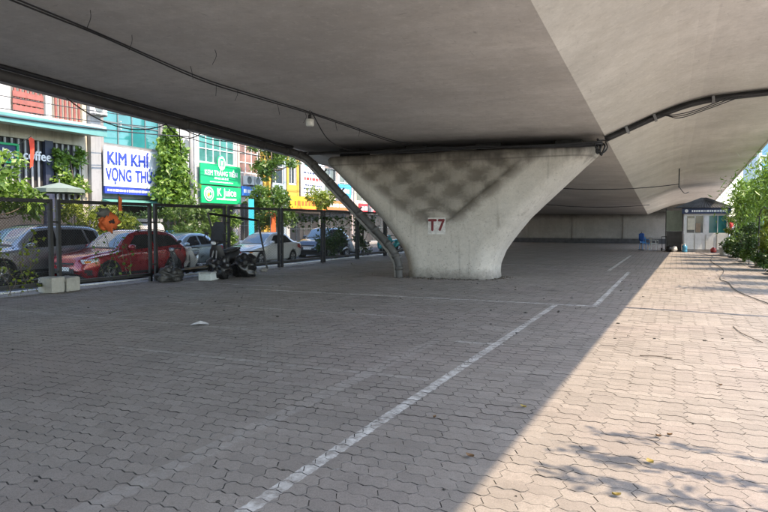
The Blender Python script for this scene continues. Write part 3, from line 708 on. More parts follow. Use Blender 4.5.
rs = [(-13.2, 18.4, .09), (-13.5, 18.8, .07), (-13.4, 19.3, .11), (-13.9, 20.2, .08), (-12.4, 24.3, .06)]
for i, (x, y, s) in enumerate(rs):
    tag(MB().blob((0, 0, s * .5), (s, s * 1.4, s * .7), 40 + i, .25, 10, 7, 0).build('rubble_lump', M('rubble', (.22, .21, .19), .9, .3, 8, .4, 30), None, False, loc=(x, y, 0)),
        'loose grey lump of rubble on the paving beside the fence', 'rubble', 'rubble lumps by the fence')

# litter on the paving
YL = M('yellow_dead_leaf', (.36, .27, .07), .6, .25, 20); BL = M('brown_dead_leaf', (.16, .09, .04), .7, .3, 20); DK = M('dark_litter', (.04, .035, .03), .8)
def curled(s, seed):
    rg = random.Random(seed); mb = MB(); n = 5; vs = []
    for i in range(n + 1):
        t = i / n; w = s * .42 * math.sin(math.pi * min(1, t * .92 + .06)); z = .006 + .03 * s / .1 * (t - .5) ** 2 * 2
        vs += [(s * (t - .5), -w, z + .012), (s * (t - .5), 0, z), (s * (t - .5), w, z + .016)]
    fs = [(i * 3 + k, i * 3 + k + 1, (i + 1) * 3 + k + 1, (i + 1) * 3 + k) for i in range(n) for k in (0, 1)]
    return mb.add(vs, fs)
rg = random.Random(11)
leaves = [(-1.26, 5.94, .09, YL, 0), (-.31, 4.22, .075, YL, 1), (-.14, 4.91, .09, YL, 2), (-1.34, 4.5, .10, BL, 3), (-.10, 5.55, .06, BL, 4), (-.02, 5.62, .06, BL, 5), (-1.9, 5.3, .05, BL, 6), (.45, 7.6, .05, BL, 7)]
for x, y, s, m, k in leaves:
    c = 'yellow' if m is YL else 'brown'
    tag(curled(s * .72, k).build('fallen_leaf', m, None, True, loc=(x, y, .002), rot=(0, 0, rg.uniform(0, 6))), 'curled %s fallen leaf lying on the pavers' % c, 'leaf', c + ' fallen leaves on the pavers')
mb = MB()
for k in range(150):
    x = rg.uniform(-11, 3); y = rg.uniform(2.6, 22); s = rg.uniform(.004, .014) * (1 if y < 8 else 1.6)
    mb.blob((x, y, s * .3), (s * rg.uniform(.7, 1.8), s, s * .5), k, .3, 6, 4)
tag(mb.build('grit', DK), 'scattered dark grit and leaf crumbs over the pavers', 'grit', kind='stuff')
pp = MB(); pp.add([(-.15, -.06, .004), (.0, -.10, .03), (.16, -.05, .01), (.13, .06, .02), (0, .09, .055), (-.14, .07, .008), (0, 0, .012)], [(0, 1, 6), (1, 2, 6), (2, 3, 6), (3, 4, 6), (4, 5, 6), (5, 0, 6)])
tag(pp.build('paper_scrap', M('scrap_paper', (.52, .50, .48), .8, .1, 9), None, loc=(-7.3, 8.65, .003), rot=(0, 0, .6)), 'crumpled white scrap of paper lying on the shaded pavers', 'paper')
for i, pts in enumerate((((.88, 12.1, .012), (.93, 11.5, .012), (1.02, 11.0, .02), (1.15, 10.6, .012)), ((-.4, 8.9, .012), (-.2, 8.93, .015), (-.02, 8.9, .012)))):
    tag(MB().tube(catmull(pts, 5), .006, 5).build('twig', BARK, None, True), ('bent thin twig lying on the sunlit pavers', 'short straight twig lying across the sunlit pavers')[i], 'twig')
hs = MB().tube(catmull([(1.05, 42.9, .02), (1.5, 40, .02), (1.75, 38.5, .02), (1.45, 33, .02), (1.6, 27, .02), (1.25, 22.5, .02), (1.38, 21, .02), (1.42, 18.4, .02), (1.85, 15.6, .02), (2.3, 14.0, .02)], 6), .011, 6)
tag(hs.build('garden_hose', M('grey_hose', (.11, .105, .10), .6, .2, 3), None, True), 'dark garden hose winding along the sunlit paving from the hut', 'hose')

# ------------------------------------------------------------------ cars
def smooth_curve(pts):
    xs = np.array([p[0] for p in pts], float); ys = np.array([p[1] for p in pts], float)
    d = np.diff(ys) / np.diff(xs); m = np.zeros(len(xs)); m[0], m[-1] = d[0], d[-1]
    for i in range(1, len(xs) - 1): m[i] = 0 if d[i - 1] * d[i] <= 0 else 2 * d[i - 1] * d[i] / (d[i - 1] + d[i])
    def f(x):
        x = min(max(x, xs[0]), xs[-1]); i = min(len(xs) - 2, max(0, int(np.searchsorted(xs, x) - 1))); h = xs[i + 1] - xs[i]; t = (x - xs[i]) / h
        return (2 * t**3 - 3 * t**2 + 1) * ys[i] + (t**3 - 2 * t**2 + t) * h * m[i] + (-2 * t**3 + 3 * t**2) * ys[i + 1] + (t**3 - t**2) * h * m[i + 1]
    return f
class Car:
    def __init__(s, kind):
        K = CARS[kind]; s.__dict__.update(K); s.ft, s.fb, s.fw, s.fr, s.fz = (smooth_curve(K[k]) for k in ('top', 'belt', 'plan', 'roof', 'sill'))
    def sec(s, x):
        zt, zb, w, wr, z0 = s.ft(x), s.fb(x), s.fw(x), s.fr(x), s.fz(x)
        zb = min(zb, zt - .09); wr = min(wr, w * .95); e = max(zt - .065, zb + .02)
        return [(w * .84, z0), (w * .955, z0 + .07), (w * .99, z0 + .35 * (zb - z0)), (w, z0 + .55 * (zb - z0)), (w * .992, zb - .10), (w * .975, zb - .03), (w * .95, zb), (wr * 1.0, e), (wr * .93, zt - .025), (wr * .75, zt - .006), (wr * .4, zt + .008), (0, zt + .012)]
    def side(s, x, z):
        p = s.sec(x); return float(np.interp(z, [q[1] for q in p[:9]], [q[0] for q in p[:9]]))
    def over(s, x, y):
        p = s.sec(x)[6:]; return float(np.interp(abs(y), [q[0] for q in p][::-1], [q[1] for q in p][::-1]))
def side_patch(c, cor, sg, off=.006, nx=10, nz=5):
    """cor: (x,z) bottom-front, bottom-rear, top-rear, top-front"""
    mb = MB(); vs = []
    for j in range(nz + 1):
        for i in range(nx + 1):
            a, b = i / nx, j / nz
            x = (cor[0][0] * (1 - a) + cor[1][0] * a) * (1 - b) + (cor[3][0] * (1 - a) + cor[2][0] * a) * b
            z = (cor[0][1] * (1 - a) + cor[1][1] * a) * (1 - b) + (cor[3][1] * (1 - a) + cor[2][1] * a) * b
            vs.append((x, sg * (c.side(x, z) + off), z))
    fs = [(j * (nx + 1) + i, j * (nx + 1) + i + 1, (j + 1) * (nx + 1) + i + 1, (j + 1) * (nx + 1) + i) for j in range(nz) for i in range(nx)]
    return mb.add(vs, fs if sg < 0 else [f[::-1] for f in fs])
def top_patch(c, x0, x1, k0, k1, off=.006, nx=10, ny=12):
    vs = []
    for i in range(nx + 1):
        x = x0 + (x1 - x0) * i / nx; w = c.fr(x) * (k0 + (k1 - k0) * i / nx)
        for j in range(ny + 1): y = -w + 2 * w * j / ny; vs.append((x, y, c.over(x, y) + off))
    fs = [(i * (ny + 1) + j, (i + 1) * (ny + 1) + j, (i + 1) * (ny + 1) + j + 1, i * (ny + 1) + j + 1) for i in range(nx) for j in range(ny)]
    return MB().add(vs, fs)
CARS = {
 'crossover': dict(L=4.55, r=.345, ax=(.88, 3.58), cowl=(1.30, 2.02), back=(3.98, 4.34), glass=(1.62, 3.95), pil=2.72, clad=True, rails=True,
    top=[(0, .62), (.06, .80), (.22, .91), (.6, .985), (1.1, 1.05), (1.30, 1.10), (1.65, 1.36), (2.02, 1.58), (2.4, 1.645), (3.0, 1.65), (3.6, 1.60), (4.0, 1.50), (4.3, 1.16), (4.45, 1.02), (4.55, .70)],
    belt=[(0, .55), (.25, .82), (.9, .95), (1.6, 1.02), (3.2, 1.08), (4.0, 1.14), (4.35, 1.0), (4.55, .62)],
    plan=[(0, .58), (.08, .72), (.3, .85), (.8, .915), (2, .925), (3.7, .92), (4.2, .87), (4.45, .78), (4.55, .62)],
    roof=[(0, .50), (.3, .70), (1.2, .76), (1.8, .64), (2.3, .60), (3.4, .60), (4.0, .58), (4.3, .66), (4.55, .5)],
    sill=[(0, .40), (.25, .24), (.8, .21), (3.8, .22), (4.3, .30), (4.55, .45)]),
 'sedan': dict(L=4.45, r=.315, ax=(.82, 3.45), cowl=(1.20, 2.02), back=(3.25, 3.86), glass=(1.55, 3.45), pil=2.55, clad=False, rails=False,
    top=[(0, .56), (.06, .68), (.22, .78), (.7, .88), (1.2, .955), (1.6, 1.20), (2.02, 1.40), (2.4, 1.465), (2.9, 1.46), (3.3, 1.38), (3.7, 1.15), (3.95, 1.04), (4.3, 1.02), (4.40, .96), (4.45, .60)],
    belt=[(0, .48), (.25, .70), (.9, .82), (1.6, .90), (3.2, .96), (4.0, .97), (4.35, .88), (4.45, .52)],
    plan=[(0, .54), (.08, .68), (.3, .80), (.8, .86), (2, .87), (3.6, .865), (4.1, .82), (4.35, .74), (4.45, .58)],
    roof=[(0, .46), (.3, .66), (1.15, .72), (1.8, .60), (2.3, .555), (3.1, .55), (3.6, .58), (3.95, .66), (4.45, .5)],
    sill=[(0, .34), (.25, .20), (.8, .17), (3.7, .18), (4.2, .26), (4.45, .38)]),
 'wagon': dict(L=4.85, r=.385, ax=(.92, 3.70), cowl=(1.38, 2.05), back=(4.42, 4.70), glass=(1.70, 4.50), pil=2.85, clad=True, rails=True,
    top=[(0, .70), (.06, .95), (.2, 1.05), (.6, 1.11), (1.2, 1.16), (1.38, 1.20), (1.7, 1.46), (2.05, 1.71), (2.4, 1.79), (3.2, 1.81), (4.1, 1.78), (4.45, 1.70), (4.68, 1.24), (4.78, 1.05), (4.85, .75)],
    belt=[(0, .60), (.25, .94), (.9, 1.04), (1.6, 1.10), (3.2, 1.14), (4.3, 1.18), (4.65, 1.08), (4.85, .66)],
    plan=[(0, .66), (.08, .78), (.3, .88), (.8, .935), (2, .94), (4.0, .94), (4.5, .90), (4.75, .83), (4.85, .70)],
    roof=[(0, .56), (.3, .74), (1.3, .80), (1.8, .70), (2.3, .665), (3.8, .66), (4.4, .64), (4.65, .70), (4.85, .6)],
    sill=[(0, .44), (.25, .32), (.8, .30), (3.9, .31), (4.5, .38), (4.85, .50)])}
def wheel(parent, x, y, r, sg, steer=0):
    o = MB().lathe([(r * .62, -.105), (r * .93, -.105), (r, -.07), (r, .07), (r * .93, .105), (r * .62, .105), (r * .62, -.105)], axis='y', n=28).build('wheel', RUBBER, parent, True, loc=(x, y, r), rot=(0, 0, steer))
    rim = MB(); rim.lathe([(r * .66, .085), (r * .60, .10), (r * .56, .04)], axis='y', n=28)
    for k in range(5):
        a = 2 * math.pi * k / 5 + .3; ca, sa = math.cos(a), math.sin(a); w0, w1 = .05, .032; px, pz = -sa, ca
        for sgn in (-1, 1):
            b_ = a + sgn * .16; cb, sb = math.cos(b_), math.sin(b_)
            vs = [(ca * r * .1 - sa * w1 * sgn * 0, .085, sa * r * .1), (cb * r * .62 - sb * .028, .08, sb * r * .62 + cb * .028), (cb * r * .62 + sb * .028, .08, sb * r * .62 - cb * .028),
                  (ca * r * .1, .04, sa * r * .1), (cb * r * .62 - sb * .028, .04, sb * r * .62 + cb * .028), (cb * r * .62 + sb * .028, .04, sb * r * .62 - cb * .028)]
            rim.add(vs, [(0, 1, 2), (3, 5, 4), (0, 3, 4, 1), (1, 4, 5, 2), (2, 5, 3, 0)])
    rim.lathe([(0, .10), (r * .13, .095), (r * .17, .07), (r * .17, .03)], axis='y', n=14)
    a = rim.build('rim', ALLOY, o)
    d = MB().lathe([(0, .02), (r * .6, .02)], axis='y', n=20).build('brake_disc', PLASTIC_BLK, o)
    if sg < 0: o.rotation_euler = (0, 0, math.pi + steer)
    return o
def car(name, label, kind, paint, xc, yfront, rz=0):
    c = Car(kind); t = thing(name, label, 'car', (xc, yfront, -.15), math.pi / 2 + rz); L = c.L
    N = 150; xs = [L * (.5 - .5 * math.cos(math.pi * i / N)) * .55 + L * i / N * .45 for i in range(N + 1)]
    secs = []
    for x in xs:
        h = c.sec(x); fine = []
        for a, b in zip(h[:-1], h[1:]):
            k = 6 if abs(a[1] - b[1]) > .12 else 2
            fine += [(a[0] + (b[0] - a[0]) * i / k, a[1] + (b[1] - a[1]) * i / k) for i in range(k)]
        fine.append(h[-1])
        secs.append(fine)
    n = max(len(f) for f in secs)
    def res(f):
        d = np.r_[0, np.cumsum([math.hypot(b[0] - a[0], b[1] - a[1]) for a, b in zip(f[:-1], f[1:])])]
        # keep the corner points: resample each of the 11 spans evenly
        return f
    spans = [3, 5, 5, 4, 2, 2, 7, 2, 2, 2, 2]
    rows = []
    for x in xs:
        h = c.sec(x); f = []
        for (a, b), k in zip(zip(h[:-1], h[1:]), spans): f += [(a[0] + (b[0] - a[0]) * i / k, a[1] + (b[1] - a[1]) * i / k) for i in range(k)]
        f.append(h[-1]); rows.append([(x, -p[0], p[1]) for p in f] + [(x, p[0], p[1]) for p in f[:-1][::-1]])
    m = len(rows[0]); vs = [v for r_ in rows for v in r_]; fs = []; R_ = c.r * 1.13
    for i in range(N):
        for k in range(m - 1):
            q = (i * m + k, (i + 1) * m + k, (i + 1) * m + k + 1, i * m + k + 1)
            cx = sum(vs[j][0] for j in q) / 4; cz = sum(vs[j][2] for j in q) / 4
            if any((cx - a) ** 2 + (cz - c.r) ** 2 < R_ ** 2 for a in c.ax) and abs(vs[q[0]][1]) > .3: continue
            fs.append(q)
    fs += [tuple(range(m)), tuple(range(N * m, (N + 1) * m))[::-1]]
    link('body', mesh('body', vs, fs, paint, True), t)
    MB().box(.35, L - .35, -.62, .62, .16, .5).build('underbody', PLASTIC_BLK, t)
    # glass
    z0 = lambda x: c.fb(x) + .025
    z1 = lambda x: c.ft(x) - .125
    g0, g1 = c.glass; p = c.pil
    for sg in (-1, 1):
        MB_ = side_patch(c, [(g0, z0(g0)), (p - .05, z0(p)), (p - .05, z1(p)), (c.cowl[1] + .12, z1(c.cowl[1] + .15))], sg); MB_.build('side_window', GLASS, t, True)
        e = g1 - (.22 if kind == 'sedan' else .12)
        q = g0 + (g1 - g0) * (.80 if kind == 'wagon' else 1.0)
        side_patch(c, [(p + .05, z0(p)), (min(q, g1), z0(min(q, g1))), (min(q, e) - .10, z1(min(q, e) - .1)), (p + .05, z1(p))], sg).build('side_window', GLASS, t, True)
        if kind == 'wagon': side_patch(c, [(q + .09, z0(q)), (g1 - .05, z0(g1)), (g1 - .18, z1(g1 - .18)), (q - .02, z1(q))], sg).build('side_window', GLASS, t, True)
        for x in (1.42 * (.96 if kind == 'sedan' else 1.02), p, c.ax[1] - c.r * .2):
            side_patch(c, [(x - .006, c.fz(x) + .16), (x + .006, c.fz(x) + .16), (x + .006, z0(x) - .02), (x - .006, z0(x) - .02)], sg, .004, 1, 8).build('door_seam', PLASTIC_BLK, t)
        for x in (p - .2, c.ax[1] - .2):
            z = c.fb(x) - .1; hd = side_patch(c, [(x - .1, z - .018), (x + .1, z - .018), (x + .1, z + .018), (x - .1, z + .018)], sg, .03, 4, 2); hd.build('door_handle', paint, t, True)
        if c.clad:
            side_patch(c, [(c.ax[0] + R_ * .95, c.fz(2) + .02), (c.ax[1] - R_ * .95, c.fz(2) + .02), (c.ax[1] - R_ * .99, c.fz(2) + .17), (c.ax[0] + R_ * .99, c.fz(2) + .17)], sg, .012, 12, 2).build('sill_trim', PLASTIC_BLK, t, True)
        for a in c.ax:
            mb = MB(); K = 22; vv = []
            for k in range(K + 1):
                an = math.pi * (-.06 + 1.12 * k / K)
                for rr, of in ((R_ * .93, -.12), (R_ * .95, .010), (R_ * (1.10 if c.clad else 1.03), .012)):
                    x = a + rr * math.cos(an); z = max(c.fz(a) - .0, c.r + rr * math.sin(an)); vv.append((x, sg * (c.side(x, z) + of), z))
            mb.add(vv, [(k * 3 + i, (k + 1) * 3 + i, (k + 1) * 3 + i + 1, k * 3 + i + 1) for k in range(K) for i in (0, 1)])
            mb.build('wheel_arch', PLASTIC_BLK if c.clad else paint, t, True)
            MB().lathe([(0, 0), (R_ * .98, 0)], axis='y', n=20, c=(a, sg * .60, c.r)).build('arch_liner', PLASTIC_BLK, t)
            wheel(t, a, sg * (c.fw(a) - .125), c.r, sg)
        # lamps
        xh = .10; zt = c.ft(.3) - .15
        hl = side_patch(c, [(.09, zt - .10), (.46, zt - .04), (.50, zt + .05), (.10, zt + .02)], sg, .008, 8, 3).build('headlight', LAMP, t, True)
        side_patch(c, [(.12, zt - .085), (.24, zt - .07), (.25, zt - .015), (.13, zt - .02)], sg, .014, 3, 2).build('indicator', AMBER, hl, True)
        side_patch(c, [(L - .62, c.fb(L - .6) - .22), (L - .10, c.fb(L - .1) - .30), (L - .12, c.fb(L - .1) - .10), (L - .55, c.fb(L - .6) - .06)], sg, .010, 6, 3).build('tail_light', REDL, t, True)
        side_patch(c, [(.05, c.fz(.2) + .10), (.30, c.fz(.2) + .08), (.28, c.fz(.2) + .24), (.06, c.fz(.2) + .26)], sg, .008, 4, 2).build('fog_lamp', PLASTIC_BLK, t, True)
        # mirror
        xm = c.cowl[0] + .42; zm = c.fb(xm) + .10; ym = sg * (c.side(xm, zm) + .11)
        mi = MB().loft([(xm - .09, ym, zm, .04, .03), (xm - .05, ym, zm, .10, .075), (xm + .04, ym, zm, .115, .085), (xm + .07, ym, zm, .11, .08)], 12).build('mirror', paint, t, True)
        MB().cbox((xm + .01, sg * (c.side(xm, zm - .06) + .02), zm - .06), (.05, .12, .03)).build('stalk', PLASTIC_BLK, mi)
        if c.rails:
            xr = [c.cowl[1] + .25 + i * .25 for i in range(int((g1 - c.cowl[1]) / .25))]
            MB().tube([(x, sg * c.fr(x) * .90, c.over(x, c.fr(x) * .9) + .035 + (0 if 0 < i < len(xr) - 1 else -.03)) for i, x in enumerate(xr)], .016, 6).build('roof_rail', PLASTIC_BLK, t, True)
    top_patch(c, c.cowl[0] + .05, c.cowl[1] - .02, 1.0, .90).build('windscreen', SHIELD, t, True)
    top_patch(c, c.back[0] + .04, c.back[1] - .03, .86, .86).build('rear_window', GLASS, t, True)
    top_patch(c, c.cowl[0] - .05, c.cowl[0] + .045, 1.03, 1.0, .008, 2).build('wiper_cowl', PLASTIC_BLK, t, True)
    # nose
    w = c.fw(.03); zt = c.ft(.05)
    MB().cbox((.035, 0, zt - .16), (.06, w * 1.25, .17)).build('grille', PLASTIC_BLK, t, bevel=.02)
    MB().cbox((.002, 0, zt - .165), (.02, w * .9, .025)).build('grille_bar', CHROME, t)
    MB().cbox((.02, 0, c.fz(.2) + .20), (.07, w * 1.3, .16)).build('air_intake', PLASTIC_BLK, t, bevel=.03)
    MB().cbox((-.012, 0, c.fz(.2) + .27), (.015, .47, .12)).build('number_plate', WHITE, t)
    return t
RED = M('red_car_paint', (.30, .010, .018), .28, .06, 1.5, metal=.35, coat=1)
SILV = M('grey_car_paint', (.30, .31, .33), .32, .06, 1.5, metal=.6, coat=.8)
WHT = M('white_car_paint', (.72, .73, .74), .3, .04, 1.5, coat=1)
BLUE = M('dark_blue_car_paint', (.035, .048, .075), .25, .08, 1.5, metal=.4, coat=1)
PALEB = M('silver_blue_car_paint', (.34, .42, .47), .3, .05, 1.5, metal=.6, coat=.9)
car('parked_car', 'red crossover car parked directly behind the fence', 'crossover', RED, -16.45, 13.55)
car('parked_car', 'big silver grey estate car parked beyond the red crossover', 'wagon', SILV, -18.75, 11.7, -.02)
car('parked_car', 'white sedan parked beyond the leaning steel frame', 'sedan', WHT, -17.75, 23.4)
car('parked_car', 'dark blue crossover car facing the tail of the white sedan', 'crossover', BLUE, -18.3, 30.5, .12)
car('parked_car', 'silver blue sedan parked behind the small motorbikes', 'sedan', PALEB, -19.4, 19.6)

# ------------------------------------------------------------------ two-wheelers
def scooter(name, label, loc, rz, paint, seatm=PLASTIC_BLK, screen=False, scale=1.0, steer=.2):
    """front wheel towards local -x"""
    t = thing(name, label, 'scooter', loc, rz); t.scale = (scale,) * 3; r = .26
    for x in (-.62, .62):
        o = MB().lathe([(r * .7, -.04), (r * .92, -.05), (r, -.02), (r, .02), (r * .92, .05), (r * .7, .04), (r * .7, -.04)], axis='y', n=24).build('wheel', RUBBER, t, True, loc=(x, 0, r), rot=(0, 0, steer if x < 0 else 0))
        rm = MB().lathe([(r * .72, .03), (r * .66, .0), (r * .72, -.03)], axis='y', n=24)
        for k in range(6): a = k * math.pi / 3; rm.tube([(0, 0, 0), (r * .68 * math.cos(a), 0, r * .68 * math.sin(a))], .014, 5)
        rm.lathe([(0, -.05), (.05, -.05), (.05, .05), (0, .05)], axis='y', n=12); rm.build('rim', ALLOY, o)
    MB().tube(catmull([(-.62, .07, r), (-.55, .07, .5), (-.44, .04, .84)], 4), .022, 8).build('fork', GREYMETAL, t, True)
    MB().tube(catmull([(-.62, -.07, r), (-.55, -.07, .5), (-.44, -.04, .84)], 4), .022, 8).build('fork', GREYMETAL, t, True)
    MB().loft([(-.90, 0, .40, .05, .02), (-.82, 0, .49, .075, .04), (-.64, 0, .555, .08, .035), (-.46, 0, .53, .075, .04), (-.38, 0, .46, .05, .03)], 12).build('front_mudguard', paint, t, True)
    # leg shield: a curved plate rising to the handlebar
    sh = MB(); vs = []
    prof = [(-.28, .34, .17), (-.36, .46, .22), (-.42, .62, .235), (-.46, .78, .20), (-.47, .92, .13)]
    for x, z, w in prof:
        for k in range(7): q = -1 + k / 3; vs.append((x + .09 * q * q - .03, w * q, z))
    for x, z, w in prof:
        for k in range(7): q = -1 + k / 3; vs.append((x + .09 * q * q + .02, w * q * .96, z))
    n = 7; K = len(prof)
    fs = [(i * n + k, i * n + k + 1, (i + 1) * n + k + 1, (i + 1) * n + k) for i in range(K - 1) for k in range(n - 1)]
    fs += [tuple(j + n * K for j in f[::-1]) for f in fs]
    sh.add(vs, fs); sh.build('leg_shield', paint, t, True)
    MB().loft([(-.34, 0, .30, .10, .05), (-.15, 0, .28, .15, .055), (.08, 0, .29, .15, .06), (.2, 0, .36, .13, .1)], 12, 3.2).build('floorboard', PLASTIC_BLK, t, True)
    MB().loft([(.02, 0, .42, .09, .12), (.12, 0, .50, .15, .17), (.35, 0, .56, .17, .15), (.62, 0, .64, .15, .11), (.84, 0, .70, .09, .06), (.92, 0, .71, .04, .03)], 14, 2.8).build('rear_body', paint, t, True)
    MB().loft([(.02, 0, .70, .10, .03), (.10, 0, .735, .14, .05), (.36, 0, .75, .15, .055), (.5, 0, .79, .15, .05), (.78, 0, .80, .13, .05), (.88, 0, .79, .08, .03)], 12, 2.8).build('seat', seatm, t, True)
    MB().tube(catmull([(.55, .14, .80), (.80, .13, .86), (.96, .06, .87), (.96, -.06, .87), (.80, -.13, .86), (.55, -.14, .80)], 3), .014, 6).build('grab_rail', GREYMETAL, t, True)
    MB().loft([(-.56, 0, .98, .06, .05), (-.50, 0, .99, .12, .075), (-.40, 0, 1.0, .13, .06), (-.34, 0, 1.0, .09, .03)], 12).build('headlamp_cowl', paint, t, True)
    MB().loft([(-.585, 0, .98, .05, .035), (-.555, 0, .98, .085, .055)], 12).build('headlight', LAMP, t, True)
    MB().tube(catmull([(-.33, .36, 1.01), (-.40, .22, 1.03), (-.44, 0, 1.02), (-.40, -.22, 1.03), (-.33, -.36, 1.01)], 4), .018, 7).build('handlebar', BLK, t, True)
    for s in (-1, 1):
        MB().tube([(-.41, .2 * s, 1.03), (-.44, .27 * s, 1.22)], .007, 5).build('mirror_stem', BLK, t)
        MB().loft([(-.455, .28 * s, 1.25, .05, .035), (-.44, .28 * s, 1.25, .065, .045), (-.425, .28 * s, 1.25, .06, .04)], 12).build('mirror', PLASTIC_BLK, t, True)
    MB().tube(catmull([(.30, -.17, .24), (.60, -.17, .27), (.92, -.17, .36)], 3), [.03, .04, .05, .06, .06, .06, .05], 9).build('exhaust', GREYMETAL, t, True)
    MB().loft([(.9, 0, .66, .05, .03), (.94, 0, .66, .06, .035)], 10).build('tail_light', REDL, t, True)
    MB().tube([(.10, .10, .26), (.16, .22, .0)], .012, 5).build('side_stand', GREYMETAL, t)
    if screen:
        MB().add([(-.42, -.2, .95), (-.42, .2, .95), (-.27, .19, 1.45), (-.27, -.19, 1.45), (-.24, .12, 1.58), (-.24, -.12, 1.58), (-.40, -.2, .95), (-.40, .2, .95), (-.25, .19, 1.45), (-.25, -.19, 1.45), (-.22, .12, 1.58), (-.22, -.12, 1.58)],
                 [(0, 1, 2, 3), (3, 2, 4, 5), (7, 6, 9, 8), (8, 9, 11, 10), (0, 3, 9, 6), (1, 7, 8, 2), (3, 5, 11, 9), (2, 8, 10, 4), (5, 4, 10, 11)]).build('rain_screen', PLASTIC_BLK, t)
        MB().tube(catmull([(-.4, .30, 1.0), (-.34, .42, 1.12), (-.3, .40, 1.2)], 3), .02, 6).build('lever_guard', BLK, t)
    return t
DKP = M('dull_black_paint', (.02, .02, .022), .5, .2, 4, dirt=.2); WSP = M('white_scooter_paint', (.70, .71, .71), .35, .06, 3, coat=.6); TEAL = M('teal_scooter_paint', (.02, .36, .38), .4, .1, 3, coat=.4); RSP = M('faded_red_paint', (.34, .04, .03), .4, .1, 3); GSP = M('grey_scooter_paint', (.10, .11, .12), .4, .1, 3, coat=.5)
scooter('parked_scooter', 'dull black scooter with tall rain screen among rubbish bags', (-13.3, 16.95, 0), math.pi / 2 + .15, DKP, screen=True, scale=1.12)
scooter('parked_scooter', 'white scooter parked outside the fence beside the plank', (-15.75, 18.25, -.15), math.pi / 2 + .5, WSP)
scooter('parked_scooter', 'grey scooter parked between the red car and the white scooter', (-15.9, 17.3, -.15), math.pi / 2 + .9, GSP)
scooter('parked_scooter', 'white scooter parked beyond the bushy shrub near the pier', (-16.2, 32.2, -.15), math.pi / 2 - .5, WSP)
scooter('parked_scooter', 'scooter with bright teal body parked beyond the last fence frames', (-16.0, 35.3, -.15), math.pi / 2 + .3, TEAL, TEAL, scale=1.1)
scooter('parked_scooter', 'second teal scooter parked close behind the pier pipe', (-16.2, 37.4, -.15), math.pi / 2 - .2, TEAL, TEAL, scale=1.1)
scooter('parked_scooter', 'faded red scooter parked at the far shop fronts', (-25.0, 46.5, -.15), .4, RSP)

# ------------------------------------------------------------------ buildings along the street (front plane at x = -28, facing +X)
BXF = -28.0
def facade(y0, y1, z0, z1, openings, depth=10.0, reveal=.22):
    """closed block whose front has real recessed openings; local x 0 is the front"""
    ys = sorted({y0, y1, *[o[0] for o in openings], *[o[1] for o in openings]}); zs_ = sorted({z0, z1, *[o[2] for o in openings], *[o[3] for o in openings]})
    mb = MB()
    for a, b in zip(ys[:-1], ys[1:]):
        for c, d in zip(zs_[:-1], zs_[1:]):
            my, mz = (a + b) / 2, (c + d) / 2
            if any(o[0] < my < o[1] and o[2] < mz < o[3] for o in openings): continue
            mb.add([(0, a, c), (0, b, c), (0, b, d), (0, a, d)], [(0, 1, 2, 3)])
    for o in openings:
        a, b, c, d = o; r = -reveal
        mb.add([(0, a, c), (0, b, c), (0, b, d), (0, a, d), (r, a, c), (r, b, c), (r, b, d), (r, a, d)], [(0, 4, 5, 1), (1, 5, 6, 2), (2, 6, 7, 3), (3, 7, 4, 0), (4, 7, 6, 5)])
    x = -depth
    mb.add([(0, y0, z0), (0, y1, z0), (0, y1, z1), (0, y0, z1), (x, y0, z0), (x, y1, z0), (x, y1, z1), (x, y0, z1)], [(0, 3, 7, 4), (1, 5, 6, 2), (3, 2, 6, 7), (4, 7, 6, 5)])
    return mb
def window(parent, y0, y1, z0, z1, cols, rows, fm, gm, x=-.14, bar=.05, name='window'):
    f = MB(); w = y1 - y0; h = z1 - z0
    f.box(x - .03, x + .05, y0, y1, z0, z0 + bar).box(x - .03, x + .05, y0, y1, z1 - bar, z1).box(x - .03, x + .05, y0, y0 + bar, z0 + bar, z1 - bar).box(x - .03, x + .05, y1 - bar, y1, z0 + bar, z1 - bar)
    o = f.build(name, fm, parent)
    py = [y0 + bar + (w - 2 * bar) * i / cols for i in range(cols + 1)]; pz = [z0 + bar + (h - 2 * bar) * i / rows for i in range(rows + 1)]
    for a in py[1:-1]: MB().box(x - .03, x + .042, a - bar * .4, a + bar * .4, z0 + bar, z1 - bar).build('mullion', fm, o)
    for c in pz[1:-1]: MB().box(x - .03, x + .036, y0 + bar, y1 - bar, c - bar * .4, c + bar * .4).build('transom', fm, o)
    for i in range(cols):
        for j in range(rows):
            MB().box(x - .02, x - .005 + random.uniform(-.004, .004), py[i] + .002, py[i + 1] - .002, pz[j] + .002, pz[j + 1] - .002).build('pane', gm, o)
    return o
GL_TEAL = M('teal_glass', (.025, .15, .155), .08, .3, .5, spec=.8); GL_DARK = M('dark_window_glass', (.03, .04, .045), .06, .3, .6, spec=.8); GL_GRN = M('green_curtain_glass', (.06, .20, .18), .06, .45, .45, spec=.9)
SHOP = M('dark_shop_interior', (.035, .032, .03), .6, .5, .7); FR_W = M('white_frame', (.62, .62, .60), .5, .08, 2); FR_G = M('grey_frame', (.12, .14, .14), .5, .1, 2)
def wallm(nm, c):
    k = NT(nm); v = k.pos(); c = tone(c, .80)
    q = k.mix(k.ramp(k.noise(v, .6, 5, .65), .3, .7), tone(c, .82), tone(c, 1.12)); st_ = k.noise(k.scalev(v, (3, 3, .22)), 1.0, 5, .65)
    q = k.mix(k.ramp(st_, .5, .74, 0, .6), q, tone((c[0], c[1] * .96, c[2] * .9), .42)); q = k.mix(k.ramp(k.noise(v, 6, 6, .7), .55, .7, 0, .3), q, tone(c, .5))
    k.put(k.b.inputs['Base Color'], q); k.b.inputs['Roughness'].default_value = .85; _M[nm] = k.m; return k.m
